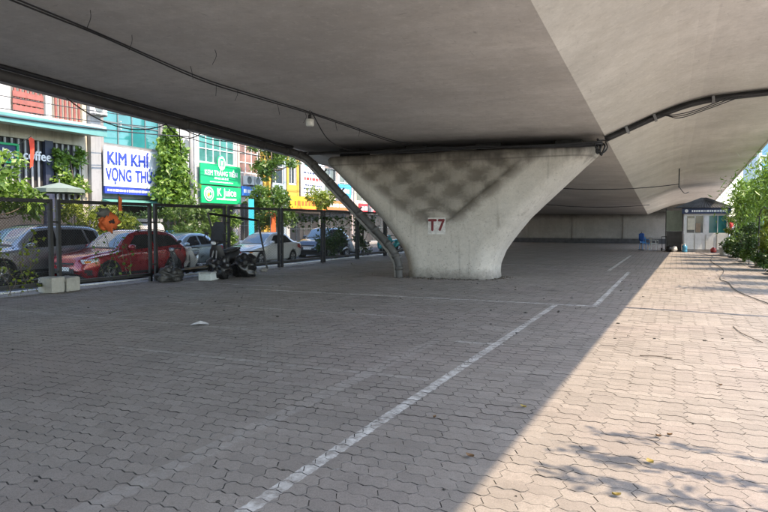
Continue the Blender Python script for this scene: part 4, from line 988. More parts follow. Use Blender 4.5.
W_WHITE = wallm('white_render', (.62, .60, .57)); W_GREY = wallm('grey_render', (.34, .34, .34)); W_PINK = wallm('pinkish_render', (.58, .48, .43)); W_YEL = wallm('yellow_render', (.68, .42, .06)); W_BLUE = wallm('pale_blue_render', (.36, .44, .50)); W_CREAM = wallm('cream_render', (.60, .54, .42)); W_CONC = wallm('raw_concrete', (.30, .29, .28))
def block(name, label, y0, y1, h, wm, openings=()):
    b = thing(name, label, 'building', (BXF, 0, 0)); facade(y0, y1, -.2, h, list(openings)).build('wall', wm, b); return b
def shopfront(b, y0, y1, z1, fm=FR_G, cols=4):
    window(b, y0, y1, .0, z1, cols, 2, fm, SHOP, -.18, .06, 'shopfront')
def dashes(parent, y0, y1, z, h, mat, seed, x, step=.18):
    """unreadable small print: uneven word-length strokes"""
    rg = random.Random(seed); y = y0; mb = MB()
    while y < y1:
        w = rg.uniform(.5, 1.6) * step; mb.box(x, x + .008, y, min(y + w, y1), z - h / 2, z + h / 2 * rg.uniform(.75, 1)); y += w + step * .35
    return mb.build('small_print', mat, parent)

# cafe
b = block('cafe_building', 'cafe with reddish slatted balcony above a teal edged canopy', 13.5, 24.65, 12.5, W_CREAM, [(13.9, 24.4, 6.7, 9.7), (13.8, 24.3, .0, 5.7)])
MB().box(-.20, .02, 13.9, 24.4, 6.72, 6.8).build('balcony_floor', W_GREY, b)
for y in (14.0, 17.6, 19.75, 22.2): MB().box(-.1, .10, y, y + (.62 if y == 19.75 else .3), 6.66, 9.72).build('column', W_WHITE, b)
SLAT = M('reddish_timber', (.22, .065, .05), .7, .25, 3, .3, 30)
y = 14.4; sl_me = None
while y < 24.3:
    if not any(a - .1 < y < a + w_ for a, w_ in ((17.6, .32), (19.75, .64), (22.2, .32))):
        if sl_me is None: s0 = MB().box(-.03, .05, 0, .10, 6.82, 9.66).build('slat', SLAT, b); s0.location = (0, y, 0); sl_me = s0
        else: c = sl_me.copy(); COL.objects.link(c); c.parent = b; c.location = (0, y, 0)
    y += .27
for a, c in ((14.35, 17.5), (18.0, 19.7), (20.5, 22.1)):
    for k in range(3): MB().box(.052, .085, a, c, 6.95 + k * .32, 7.2 + k * .32).build('rail_board', SLAT, b)
cn = MB().prism([(0.02, 6.25), (1.55, 6.10), (1.55, 6.62), (.02, 6.68)], 13.5, 24.5, 'y').build('canopy', M('canopy_grey', (.38, .42, .40), .7, .15, 1), b)
MB().box(1.553, 1.60, 13.5, 24.5, 6.10, 6.50).build('fascia', M('teal_paint', (.10, .25, .235), .6, .12, 1.2), cn)
GRYSL = M('grey_batten', (.36, .35, .33), .7, .15, 3)
MB().box(-.21, -.19, 13.8, 24.3, 0, 5.7).build('shop_wall', SHOP, b)
y = 14.0; first = None
while y < 24.2:
    if not 22.2 < y < 22.6:
        if first is None: first = MB().box(-.12, -.06, 0, .09, 2.6, 5.68).build('batten', GRYSL, b); first.location = (0, y, 0)
        else: c = first.copy(); COL.objects.link(c); c.parent = b; c.location = (0, y, 0)
    y += .34
MB().box(-.15, .05, 22.15, 22.6, 0, 5.75).build('column', M('navy_column', (.03, .035, .06), .6), b)
sg = thing('cafe_sign', 'white lowercase coffee lettering with green square frame on cafe wall', 'sign', (BXF + .02, 19.9, 4.95))
GRN = M('sign_green', (.01, .33, .11), .5, .06, 2)
fr = MB(); fr.box(0, .06, -.5, .85, .36, .46).box(0, .06, -.5, .85, -.46, -.36).box(0, .06, -.5, -.4, -.36, .36).box(0, .06, .75, .85, -.36, .36); fr.build('frame', GRN, sg)
MB().box(-.05, -.005, -.5, .85, -.46, .46).build('back_board', NAVY, sg)
text_mesh('lettering', 'aha', .62, WHITE, sg, (.03, .17, -.02), FACE_E, .012, .012)
text_mesh('lettering', 'coffee', .62, WHITE, sg, (.03, 1.82, -.02), FACE_E, .012, .012)
fl = thing('hanging_flag', 'red flag hanging limp in front of the cafe battens', 'flag', (BXF + .9, 20.8, 4.2))
MB().tube([(-.9, 0, 1.2), (0, 0, 1.55)], .018, 5).build('pole', GREYMETAL, fl)
vs = []; 
for j in range(9):
    for i in range(5): vs.append((-.05 + .05 * math.sin(i * 1.7 + j * .5), -.13 * (1 - .4 * j / 8) * (1 - i / 2), 1.5 - 1.35 * j / 8 - .1 * (i - 2) ** 2 / 4))
MB().add(vs, [(j * 5 + i, j * 5 + i + 1, j * 5 + 5 + i + 1, j * 5 + 5 + i) for j in range(8) for i in range(4)]).build('cloth', M('flag_red', (.60, .06, .025), .8, .15, 4), fl, True)

# teal windowed shop with the big white sign
b = block('hardware_shop_building', 'hardware shop building with teal upper windows and concrete side pillar', 24.7, 30.15, 12.2, W_CONC, [(25.75, 29.95, 6.0, 9.6), (25.2, 29.9, 0, 3.1)])
window(b, 25.75, 29.95, 6.0, 9.6, 4, 3, FR_G, GL_TEAL, bar=.08); shopfront(b, 25.2, 29.9, 3.1)
MB().box(-.02, .22, 24.7, 25.35, -.1, 12.1).build('pillar', W_GREY, b)
for k in range(3): MB().box(-.1, .03, 26.9, 26.96, 6.9 + k * .2, 6.95 + k * .2).build('louvre', FR_W, b)
sg = thing('shop_sign', 'big white sign reading KIM KHI in blue capitals', 'sign', (BXF + .36, 25.42, 0))
MB().box(-.1, 0, 0, 4.1, 3.72, 5.85).build('panel', M('sign_white', (.74, .75, .78), .5, .03, 1), sg, bevel=.01)
BLU = M('sign_blue', (.025, .05, .34), .5, .08, 2)
text_words('KIM KHÍ', .92, BLU, sg, .012, 1.66, 5.2, .028, .90)
text_words('VỌNG THÚY', .92, BLU, sg, .012, 1.94, 4.32, .024, .68)
MB().box(-.1, .01, 0, 4.1, 3.33, 3.70).build('strip', BLU, sg)
dashes(sg, .15, 3.9, 3.52, .13, WHITE, 4, .013, .16)
MB().box(-.3, -.02, .2, .3, 3.4, 5.7).build('bracket', GREYMETAL, sg); MB().box(-.3, -.02, 3.7, 3.8, 3.4, 5.7).build('bracket', GREYMETAL, sg)
aw_ = thing('shop_awning', 'narrow sea green awning below the white hardware sign', 'awning', (BXF, 25.4, 2.95))
MB().prism([(0, 0), (1.3, -.28), (1.3, -.20), (0, .12)], 0, 4.3, 'y').build('sheet', M('awning_green', (.08, .24, .20), .7, .12, 2), aw_)
for y in (.1, 4.1): MB().tube([(.02, y, -.6), (1.2, y, -.27)], .02, 5).build('strut', GREYMETAL, aw_)

b = block('narrow_house', 'narrow house with blank pale grey wall behind the ivy', 30.2, 33.0, 13.0, wallm('pale_grey_render', (.46, .46, .46)), [(30.6, 32.6, 0, 2.8), (31.0, 32.2, 9.2, 10.8)])
shopfront(b, 30.6, 32.6, 2.8, cols=2); window(b, 31.0, 32.2, 9.2, 10.8, 2, 2, FR_W, GL_DARK)
for z in (4.0, 7.6): MB().box(.003, .05, 30.2, 33.0, z, z + .12).build('string_course', W_GREY, b)
MB().tube([(.10, 32.85, 0), (.10, 32.85, 12.5)], .055, 8).build('downpipe', FR_W, b)

b = block('juice_bar_building', 'juice bar building with green glass curtain wall', 33.1, 37.3, 12.5, W_WHITE, [(33.35, 37.1, 5.7, 11.8), (33.4, 37.0, 0, 3.0)])
window(b, 33.35, 37.1, 5.7, 11.8, 5, 7, FR_W, GL_GRN, bar=.07, name='curtain_wall'); shopfront(b, 33.4, 37.0, 3.0)
sg = thing('ice_cream_sign', 'upper green sign with emblem and white ice cream lettering', 'sign', (BXF + .30, 33.1, 0))
SGN = M('bright_sign_green', (.005, .36, .13), .45, .05, 2)
MB().box(-.1, 0, 0, 4.15, 4.28, 5.62).build('panel', SGN, sg, bevel=.01)
em = MB().lathe([(0, .03), (.40, .03), (.42, .0), (.42, -.08), (0, -.08)], axis='x', n=24).build('emblem', SGN, sg, True, loc=(.0, 2.1, 5.72)); em.scale = (1, 1, 1.25)
MB().lathe([(.27, .035), (.33, .045), (.37, .035)], axis='x', n=24).build('emblem_ring', WHITE, em)
MB().box(.032, .045, -.12, -.05, -.16, .14).box(.032, .045, .05, .12, -.16, .14).box(.032, .045, -.15, .15, -.24, -.18).build('emblem_mark', WHITE, em)
text_words('KEM TRÀNG TIỀN', .46, WHITE, sg, .012, 2.07, 5.02, .008, .92)
dashes(sg, 1.35, 2.8, 4.72, .14, WHITE, 6, .003, .2); dashes(sg, .9, 3.3, 4.47, .07, WHITE, 7, .003, .12)
sg = thing('juice_sign', 'lower green sign with round white fruit logo and juice lettering', 'sign', (BXF + .34, 33.1, 0))
MB().box(-.1, 0, 0, 4.15, 3.06, 4.18).build('panel', SGN, sg, bevel=.01)
lg = MB().lathe([(0, .02), (.46, .02), (.48, 0), (.48, -.02), (0, -.02)], axis='x', n=24).build('logo_disc', WHITE, sg, True, loc=(.02, .72, 3.64))
MB().lathe([(.30, .024), (.34, .034), (.38, .024)], axis='x', n=24).build('logo_ring', SGN, lg)
MB().blob((.02, -.08, -.04), (.02, .13, .14), 2, .1, 12, 8).build('logo_fruit', M('logo_orange', (.7, .3, .05), .5), lg, True); MB().blob((.02, .12, .03), (.02, .11, .12), 3, .1, 12, 8).build('logo_fruit', SGN, lg, True)
text_words('K Juice', .72, WHITE, sg, .012, 2.55, 3.78, .012)
dashes(sg, 1.5, 3.6, 3.36, .12, WHITE, 9, .003, .15)

b = block('tiled_window_house', 'white house with wide grid window above air conditioners', 37.35, 40.2, 12.0, W_PINK, [(37.6, 39.9, 5.3, 8.2), (37.6, 39.9, 0, 3.2), (37.6, 39.9, 9.2, 11)])
window(b, 37.6, 39.9, 5.3, 8.2, 3, 4, FR_W, M('rosy_reflection_glass', (.26, .15, .12), .15, .5, 1.2, spec=.7), bar=.09); shopfront(b, 37.6, 39.9, 3.2); window(b, 37.6, 39.9, 9.2, 11, 3, 2, FR_W, GL_DARK)  # rosy pane colour paints in the warm reflections on the grid window
for k, y in enumerate((38.3, 39.35)):
    ac = thing('air_conditioner', 'white air conditioner unit bracketed %s' % ('over the blue sign beside the juice bar', 'over the blue sign beside the yellow columns')[k], 'air conditioner', (BXF + .05, y, 4.48), 0, 'air conditioner units')
    MB().box(0, .34, -.42, .42, 0, .62).build('case', FR_W, ac, bevel=.02); MB().lathe([(.0, .345), (.20, .345), (.25, .36), (.27, .345)], c=(0, -.12, .31), axis='x', n=20).build('fan_grille', FR_G, ac)
    MB().box(0, .36, -.4, -.36, -.08, -.003).box(0, .36, .36, .4, -.08, -.003).build('bracket', GREYMETAL, ac)
sg = thing('blue_shop_sign', 'bright blue shop sign board under the air conditioners', 'sign', (BXF + .25, 37.5, 0))
MB().box(-.1, 0, 0, 2.75, 3.7, 4.36).build('panel', M('bright_blue_sign', (.03, .17, .55), .5, .06, 2), sg); dashes(sg, .2, 2.4, 4.03, .26, WHITE, 12, .003, .3)

b = block('yellow_column_house', 'pale blue house with yellow columns at its front', 40.25, 43.5, 11.5, W_BLUE, [(41.2, 43.2, 4.8, 7.4), (40.9, 43.2, 0, 3.4), (41.2, 43.2, 8.4, 10.4)])
window(b, 41.2, 43.2, 4.8, 7.4, 2, 2, FR_W, GL_DARK); window(b, 41.2, 43.2, 8.4, 10.4, 2, 2, FR_W, GL_DARK); shopfront(b, 40.9, 43.2, 3.4)
for y in (40.05, 40.75): MB().box(.003, .28, y, y + .33, 0, 7.0).build('column', W_YEL, b)
b = block('yellow_shop_house', 'white and yellow shop house with narrow dark window', 43.55, 49.1, 11.8, W_WHITE, [(43.95, 44.9, 4.9, 6.6), (44.0, 48.8, 0, 2.6), (45.6, 48.6, 8.0, 10.2)])
window(b, 43.95, 44.9, 4.9, 6.6, 2, 1, FR_W, GL_DARK); window(b, 45.6, 48.6, 8.0, 10.2, 3, 2, FR_W, GL_DARK); shopfront(b, 44.0, 48.8, 2.6)
MB().box(.003, .06, 43.55, 45.2, 3.9, 4.8).build('yellow_band', W_YEL, b); MB().box(.003, .08, 45.02, 45.3, 3.9, 9).build('corner_strip', W_YEL, b); MB().box(.003, .08, 43.55, 43.8, 4.81, 9).build('corner_strip', W_YEL, b)
sg = thing('billboard', 'tall white billboard with red stripe and small dark print', 'billboard', (BXF + .3, 45.35, 0))
MB().box(-.12, 0, 0, 3.75, 3.95, 7.4).build('panel', _M['sign_white'], sg); RP = M('print_red', (.55, .05, .04), .6); DP = M('print_dark', (.05, .06, .12), .6)
dashes(sg, .4, 3.4, 5.42, .26, RP, 21, .003, .34); dashes(sg, .3, 3.5, 5.9, .16, DP, 22, .003, .25); dashes(sg, .5, 3.3, 4.9, .13, DP, 23, .003, .2); dashes(sg, .3, 3.4, 4.6, .13, DP, 24, .003, .2); dashes(sg, .3, 3.2, 4.3, .13, DP, 25, .003, .2)
MB().box(.003, .012, .5, 1.5, 6.4, 7.15).build('picture', M('print_teal', (.2, .5, .5), .5, .4, 3), sg); MB().box(.003, .012, 1.8, 3.2, 6.4, 7.1).build('picture', M('print_pale', (.5, .58, .62), .5, .4, 3), sg)
sg = thing('orange_sign_band', 'long yellow orange sign band above the shop house doors', 'sign', (BXF + .45, 43.4, 0))
MB().box(-.1, 0, 0, 5.7, 2.72, 3.9).build('panel', M('sign_yellow', (.78, .42, .02), .5, .08, 1), sg)
dashes(sg, .6, 5.0, 3.38, .42, M('print_orange', (.62, .14, .02), .6), 31, .003, .5); MB().box(.003, .01, 0, 5.7, 2.75, 2.95).build('stripe', _M['print_orange'], sg)
b = block('pink_terrace', 'pinkish terrace with balconies beside the tall billboard', 49.15, 55.2, 11.0, W_PINK, [(49.6, 51.9, 4.4, 6.6), (52.4, 54.8, 4.4, 6.6), (49.6, 54.8, 0, 2.8), (49.6, 51.9, 7.6, 9.6), (52.4, 54.8, 7.6, 9.6)])
for y in (49.6, 52.4):
    for z in (4.4, 7.6): window(b, y, y + (2.3 if y < 50 else 2.4), z, z + (2.2 if z < 5 else 2.0), 2, 2, FR_W, GL_DARK)
shopfront(b, 49.6, 54.8, 2.8)
sg = thing('orange_brown_sign', 'brown orange sign band on the pinkish terrace', 'sign', (BXF + .4, 49.3, 0)); MB().box(-.1, 0, 0, 4.6, 2.95, 3.75).build('panel', M('sign_brown', (.45, .17, .05), .5, .1, 1), sg); dashes(sg, .4, 4.1, 3.35, .3, WHITE, 33, .003, .4)
sg = thing('blue_projecting_sign', 'light blue sign on the terrace beside the pier pipe', 'sign', (BXF + .35, 51.6, 0)); MB().box(-.1, 0, 0, 2.4, 4.1, 5.3).build('panel', M('sky_blue_sign', (.06, .35, .7), .5, .06, 1), sg); dashes(sg, .4, 2.0, 4.7, .4, WHITE, 34, .003, .4)
b = block('long_terrace', 'long cream terrace at the far end of the street', 55.3, 76, 10.5, W_CREAM, [(55.8 + 3.4 * i, 58.6 + 3.4 * i, z, z + 2) for i in range(6) for z in (3.9, 7.2)] + [(55.8, 75.5, 0, 2.7)])
for i in range(6):
    for z in (3.9, 7.2): window(b, 55.8 + 3.4 * i, 58.6 + 3.4 * i, z, z + 2, 2, 1, FR_W, GL_DARK)
shopfront(b, 55.8, 75.5, 2.7, cols=10)
sg = thing('red_shop_sign', 'red shop sign on the cream terrace past the pink one', 'sign', (BXF + .5, 53.2, 0)); MB().box(-.1, 0, 2.2, 7.2, 2.75, 3.65).build('panel', M('sign_red', (.62, .02, .03), .5, .08, 1), sg); dashes(sg, 2.6, 6.8, 3.2, .38, WHITE, 35, .003, .5)
b = block('corner_house', 'tall grey house beside the cafe away from the shops', 2.0, 13.4, 12, W_GREY, [(3 + 2.6 * i, 4.8 + 2.6 * i, z, z + 1.8) for i in range(4) for z in (4.5, 8)])
for i in range(4):
    for z in (4.5, 8): window(b, 3 + 2.6 * i, 4.8 + 2.6 * i, z, z + 1.8, 2, 1, FR_W, GL_DARK)
b = block('end_terrace', 'plain white terrace closing the street beyond the cream one', 76.1, 110, 10, W_WHITE, [(77 + 4 * i, 79.4 + 4 * i, z, z + 1.8) for i in range(8) for z in (3.8, 6.9)])
for i in range(8):
    for z in (3.8, 6.9): window(b, 77 + 4 * i, 79.4 + 4 * i, z, z + 1.8, 2, 1, FR_W, GL_DARK)

# ------------------------------------------------------------------ street planting and furniture on the far side
tree('street_tree', 'broad leaved yellow green tree in front of the cafe', 'tree', (-25.4, 17.3, -.02), 4.8, (1.6, 2.1, 1.9), 31, LEAF_D, 5200, .26, .09, 30)
tree('street_tree', 'young dark leaved street tree before the yellow columns', 'tree', (-25.7, 38.1, -.02), 7.6, (1.6, 1.7, 1.5), 32, LEAF_A, 3600, .22, .10, 26)
tree('street_tree', 'low round tree below the blue shop sign', 'tree', (-24.8, 37.0, -.15), 4.3, (1.7, 1.9, 1.4), 33, LEAF_A, 5200, .22, .10, 30)
tree('street_tree', 'small yellow leaved tree before the tall billboard', 'tree', (-25.4, 44.6, -.15), 4.6, (1.1, 1.6, .8), 34, LEAF_B, 1800, .22, .07, 16)
for i, (y, h, rx, m, lab) in enumerate(((21.4, 3.0, 1.2, LEAF_B, 'yellowish bush on the sidewalk under the cafe canopy'), (23.4, 2.9, 1.1, LEAF_B, 'yellowish bush on the sidewalk at the concrete pillar'), (25.6, 2.6, 1.1, LEAF_C, 'dark bush under the white hardware sign'),
                                 (27.6, 2.9, 1.2, LEAF_A, 'green bush at the foot of the ivy'), (29.6, 3.1, 1.2, LEAF_A, 'tall green bush between ivy and juice bar'), (31.6, 2.7, 1.1, LEAF_D, 'fresh green bush before the juice bar'))):
    tree('street_bush', lab, 'bush', (-25.2 + .3 * (i % 2), y, -.02), h, (1.0, rx, h * .42), 50 + i, m, 2200, .2, .05, 18, 'bushes along the far sidewalk', crown_z=h * .58)
# ivy covering a slanting post between the two shops
iv = thing('ivy_column', 'tall column of ivy spreading towards its foot beside white sign', 'ivy', (-27.0, 29.8, 0)); rgi = np.random.RandomState(9); P = []
for k in range(7200):
    z = rgi.uniform(.2, 1) ** .8 * 7.3; w = np.interp(z, [0, 2.5, 4.5, 6.2, 7.3], [2.3, 1.9, 1.3, .9, .25]); a = rgi.uniform(0, 6.28); rr = rgi.uniform(.35, 1.12) * (1 + .22 * math.sin(z * 3 + a * 2) + .2 * math.sin(z * 7.1 + a * 3 + 1))
    P.append((.1 + .75 * math.cos(a) * rr * w / 1.4, (1.4 - .2 * z) * (.55) + w * math.sin(a) * rr * .82 - .3, z))
MB().tube(catmull([(0, .3, -.02), (0, .1, 3), (0, -.35, 7.2)], 4), [.14 - .01 * i for i in range(9)], 7).build('stem', BARK, iv, True)
l = link('leaves', leaf_mesh('leaves', P, .24, LEAF_D, 6, 1.5, .8), iv); l['kind'] = 'stuff'
cr2 = thing('wall_creeper', 'green climber hanging on the cafe battens beside navy column', 'creeper', (BXF + .25, 23.5, 0)); P, _ = clump_points(1500, (.0, 0, 4.2), (.25, 1.1, 1.5), 20, 77)
MB().tube(catmull([(0, 0, 0), (.05, .2, 2.5), (0, -.2, 5.4)], 4), .03, 5).build('stem', BARK, cr2); l = link('leaves', leaf_mesh('leaves', P, .2, LEAF_D, 6, 1.6), cr2); l['kind'] = 'stuff'
ps = thing('market_parasol', 'pale green market parasol open on the far sidewalk', 'parasol', (-24.3, 19.9, .15))
cv = []; n = 8
for k in range(n): a = 2 * math.pi * (k + .5) / n; cv.append((1.05 * math.cos(a), 1.05 * math.sin(a), 3.05))
MB().add(cv + [(0, 0, 3.34)], [(k, (k + 1) % n, n) for k in range(n)]).add([(x, y, z - .16) for x, y, z in cv] + [(x * .999, y * .999, z - .003) for x, y, z in cv], [(k, (k + 1) % n, n + (k + 1) % n, n + k) for k in range(n)]).build('canopy', M('parasol_green', (.15, .19, .165), .8, .1, 2), ps)
MB().tube([(0, 0, -.2), (0, 0, 3.48)], .025, 8).build('pole', GREYMETAL, ps); MB().lathe([(0, -.3), (.25, -.3), (.25, -.18), (0, -.16)], n=16).build('base', W_CONC, ps)
dr = thing('water_drum', 'bright blue plastic drum standing before the ivy', 'drum', (-24.6, 26.9, -.15)); MB().lathe([(0, 0), (.36, 0), (.38, .05), (.40, .5), (.40, 1.2), (.36, 1.35), (.2, 1.42), (.2, 1.5), (0, 1.5)], n=20).build('shell', M('blue_plastic', (.02, .20, .50), .45, .1, 3), dr, True)
for z in (.45, .95): MB().lathe([(.40, z - .03), (.425, z), (.40, z + .03)], n=20).build('rib', _M['blue_plastic'], dr, True)
sw = thing('covered_stall', 'white sheet covered stall behind the red car', 'stall', (-24.8, 25.5, -.15)); MB().loft([(-.7, 0, .9, .45, .85), (-.6, 0, .95, .62, .95), (0, .05, 1.0, .66, 1.0), (.6, 0, .95, .62, .95), (.7, 0, .9, .45, .85)], 20, 3.2).build('sheet', W_WHITE, sw, True); MB().box(-.55, .55, -.5, .5, 1.96, 2.12).build('lid', W_GREY, sw)
for i, (y, z0, z1, c, lab) in enumerate(((33.6, .2, 3.4, (.03, .40, .50), 'narrow cyan standing banner beside the juice bar'), (36.0, .2, 2.9, (.62, .13, .03), 'narrow orange standing banner beside the low round tree'))):
    bn = thing('banner', lab, 'banner', (-24.2, y, -.15)); MB().box(-.02, .02, -.28, .28, z0, z1).build('cloth', M('banner_cloth_%s' % ('cyan', 'orange')[i], c, .7, .1, 2), bn); MB().tube([(0, -.3, 0), (0, -.3, z1 + .1)], .02, 6).build('pole', GREYMETAL, bn); MB().box(-.2, .2, -.4, .2, 0, .06).build('foot', GREYMETAL, bn)
# shrub and post just outside the fence
tree('roadside_shrub', 'bushy dark shrub just outside the fence beside dark blue car', 'shrub', (-15.6, 28.3, -.15), 2.1, (.6, .95, .85), 61, LEAF_C, 2200, .12, .04, 18, crown_z=1.15)
tree('roadside_shrub', 'second dark shrub wrapped round the fence post near scooters', 'shrub', (-15.4, 31.4, -.15), 2.6, (.5, .6, 1.1), 62, LEAF_C, 1500, .12, .04, 14, crown_z=1.4)
vn = thing('fence_vine', 'straggling vine trailing along the fence top near the pier', 'creeper', (FX, 25, 0)); rg = random.Random(8); P = []
for k in range(520): P.append((rg.gauss(0, .07), rg.uniform(-2.5, 5.5), 2.05 - abs(rg.gauss(0, .26))))
MB().tube(catmull([(0, -2.5, 2.2), (.03, 0, 2.1), (-.02, 2, 2.2), (.02, 5.5, 2.1)], 5), .012, 5).build('stem', BARK, vn); l = link('leaves', leaf_mesh('leaves', P, .11, LEAF_C, 6, 1.4), vn); l['kind'] = 'stuff'

# ------------------------------------------------------------------ the guard hut and what stands by it
hut = thing('guard_hut', 'small white guard hut with dark hipped roof and navy sign', 'hut', (.38, 43.6, 0))
HW = M('hut_white', (.66, .66, .65), .7, .1, 2, dirt=.25)
w = 2.45
MB().add(*(lambda m: (m.v, m.f))(MB().box(0, w, 0, .08, 0, 1.12).box(0, .12, 0, .08, 1.12, 2.25).box(1.10, 1.32, 0, .08, 1.12, 2.25).box(w - .1, w, 0, .08, 1.12, 2.25).box(0, w, 0, .08, 2.25, 2.4))).build('front_wall', HW, hut)
MB().box(0, .08, .083, 2.2, 0, 2.4).build('side_wall', HW, hut); MB().box(w - .08, w, .083, 2.2, 0, 2.4).build('side_wall', HW, hut); MB().box(.083, w - .083, 2.1, 2.2, 0, 2.4).build('back_wall', HW, hut)
for a, c in ((.12, 1.10), (1.32, w - .1)):
    wn_ = MB().box(a, a + .05, .02, .07, 1.12, 2.25).box(c - .05, c, .02, .07, 1.12, 2.25).box(a + .05, c - .05, .02, .07, 1.12, 1.17).box(a + .05, c - .05, .02, .07, 2.2, 2.25).box((a + c) / 2 - .02, (a + c) / 2 + .02, .02, .07, 1.17, 2.2).build('window', FR_W, hut)
    for p, q in ((a + .052, (a + c) / 2 - .022), ((a + c) / 2 + .022, c - .052)): MB().box(p, q, .04, .05, 1.172, 2.198).build('pane', GL_TEAL if a > 1 else GL_DARK, wn_)
MB().box(.2, .62, -.02, -.003, 1.35, 2.05).build('notice_sheet', M('notice_paper', (.55, .52, .42), .8, .15, 6), hut)
MB().box(.66, .92, -.02, -.003, 1.2, 1.75).build('notice_sheet', M('notice_brown', (.26, .20, .14), .8, .2, 6), hut)
MB().box(-.02, w + .02, -.02, -.004, .0, .18).build('plinth', W_CONC, hut)
for x in (.0, .6, 1.2, 1.8, w - .04): MB().box(x, x + .04, -.022, -.003, .19, 1.08).build('panel_joint', M('hut_joint', (.34, .33, .31), .7), hut)
sg = MB().box(-.12, w + .08, -.16, -.06, 2.32, 2.66).build('sign_board', NAVY, hut); dashes(sg, 0, 0, 0, 0, WHITE, 1, 0)
bpy.data.objects.remove(sg.children[0])
mbd = MB(); rg = random.Random(3); x = .42
while x < 2.3: q = rg.uniform(.05, .14); mbd.box(x, x + q, -.168, -.161, 2.42, 2.54); x += q + .035
mbd.build('small_print', WHITE, sg); MB().lathe([(0, -.17), (.09, -.17), (.10, -.163)], c=(.13, 0, 2.49), axis='y', n=16).build('emblem', WHITE, sg)
ROOF = M('dark_corrugated_roof', (.085, .087, .09), .6, .25, 3, metal=.2, dirt=.3)
ez, rz_, ov = 2.68, 3.3, .25
rp = [(-ov - .35, -.35, ez), (w + ov, -.35, ez), (w + ov, 2.6, ez), (-ov - .35, 2.6, ez), (.95, 1.0, rz_), (1.25, 1.0, rz_)]
rf = MB().add(rp, [(0, 1, 5, 4), (1, 2, 5), (2, 3, 4, 5), (3, 0, 4), (0, 3, 2, 1)]).build('roof', ROOF, hut)
for k in range(22):
    t_ = (k + .5) / 22; a = Vector(rp[0]).lerp(Vector(rp[1]), t_); c = Vector(rp[4]).lerp(Vector(rp[5]), t_); MB().tube([a + Vector((0, 0, .012)), c + Vector((0, 0, .012))], .018, 4).build('roof_rib', ROOF, rf)
for k in range(12):
    t_ = (k + .5) / 12; a = Vector(rp[1]).lerp(Vector(rp[2]), t_); c = Vector(rp[5]); MB().tube([a + Vector((0, 0, .012)), a.lerp(c, .92) + Vector((0, 0, .012))], .018, 4).build('roof_rib', ROOF, rf)
nb = thing('side_screen', 'pale green board above dark panel beside the guard hut', 'screen', (-.62, 45.2, 0))
MB().box(0, .92, 0, .06, 1.25, 2.55).build('board', M('pale_green_board', (.40, .47, .42), .7, .15, 3, dirt=.3), nb); MB().box(.01, .91, .003, .057, 0, 1.24).build('lower_panel', M('dark_panel', (.16, .16, .17), .8, .2, 3), nb); MB().box(-.05, 0, 0, .06, 0, 2.7).box(.92, .97, 0, .06, 0, 2.7).build('posts', BLK, nb)
def plastic_chair(label, loc, rz, mat):
    t = thing('plastic_chair', label, 'chair', loc, rz)
    MB().box(-.22, .22, -.22, .22, .42, .45).build('seat', mat, t, bevel=.012)
    bk = MB(); vs = []
    for j in range(6):
        for i in range(7): q = -1 + i / 3; vs.append((.20 * q * (1 - .12 * (j / 5) ** 2), .20 + .06 * j / 5 - .05 * q * q, .45 + .42 * j / 5 - .04 * q * q * (j == 5)))
    n = len(vs); vs += [(x, y + .018, z) for x, y, z in vs]; f_ = [(j * 7 + i, j * 7 + i + 1, j * 7 + 7 + i + 1, j * 7 + 7 + i) for j in range(5) for i in range(6) if not (1 <= j <= 3 and i in (1, 4))]
    bk.add(vs, f_ + [tuple(n + a for a in q[::-1]) for q in f_]); bk.build('backrest', mat, t, True)
    for sx in (-1, 1):
        for sy in (-1, 1): MB().tube([(.2 * sx, .2 * sy, .42), (.235 * sx, .24 * sy, 0)], [.025, .018], 6).build('leg', mat, t)
        MB().tube(catmull([(.22 * sx, -.2, .44), (.25 * sx, -.18, .64), (.24 * sx, .05, .66), (.20 * sx, .23, .68)], 4), .018, 6).build('armrest', mat, t, True)
plastic_chair('white plastic armchair by the far wall under the deck', (-1.35, 45.6, 0), 1.9, WHITE)
plastic_chair('blue plastic armchair by the far wall under the deck', (-1.95, 46.4, 0), .5, _M['blue_plastic'])
jk = thing('coat_rack', 'blue jacket hung on a thin rack beside plastic chairs', 'rack', (-2.1, 45.6, 0)); MB().tube([(0, 0, 0), (0, 0, 1.2)], .02, 6).build('pole', BLK, jk); MB().lathe([(0, 0), (.2, 0), (.18, .04), (0, .05)], n=14).build('foot', BLK, jk)
MB().loft([(-.16, 0, .86, .10, .20), (-.08, .02, .84, .15, .27), (.08, 0, .83, .15, .28), (.17, 0, .86, .1, .20)], 14, 2.4).build('jacket', M('blue_jacket', (.02, .08, .30), .8, .2, 5), jk, True)
hc = thing('hand_trolley', 'dark folding hand trolley beside the pale green board', 'trolley', (-.65, 44.7, 0), .3); MB().tube([(-.15, .3, .9), (-.15, .05, .1), (-.15, -.3, .1)], .018, 6).build('side_rail', BLK, hc); MB().tube([(.15, .3, .9), (.15, .05, .1), (.15, -.3, .1)], .018, 6).build('side_rail', BLK, hc); MB().tube([(-.15, .3, .9), (.15, .3, .9)], .018, 6).build('handle', BLK, hc); MB().box(-.16, .16, -.3, .04, .105, .13).build('deck', GREYMETAL, hc)
for sx in (-1, 1): MB().lathe([(.0, -.025), (.1, -.025), (.1, .025), (0, .025)], c=(.2 * sx, .06, .1), axis='x', n=16).build('wheel', RUBBER, hc)
wb = thing('water_bottle', 'large blue water bottle standing at the guard hut wall', 'bottle', (.45, 43.2, 0)); MB().lathe([(0, 0), (.14, 0), (.15, .03), (.15, .13), (.142, .15), (.15, .17), (.15, .32), (.12, .40), (.035, .45), (.035, .5), (0, .5)], n=18).build('vessel', M('clear_blue_plastic', (.05, .20, .32), .15, .1, 4), wb, True); MB().lathe([(.04, .5), (.04, .54), (0, .54)], n=12).build('cap', WHITE, wb)
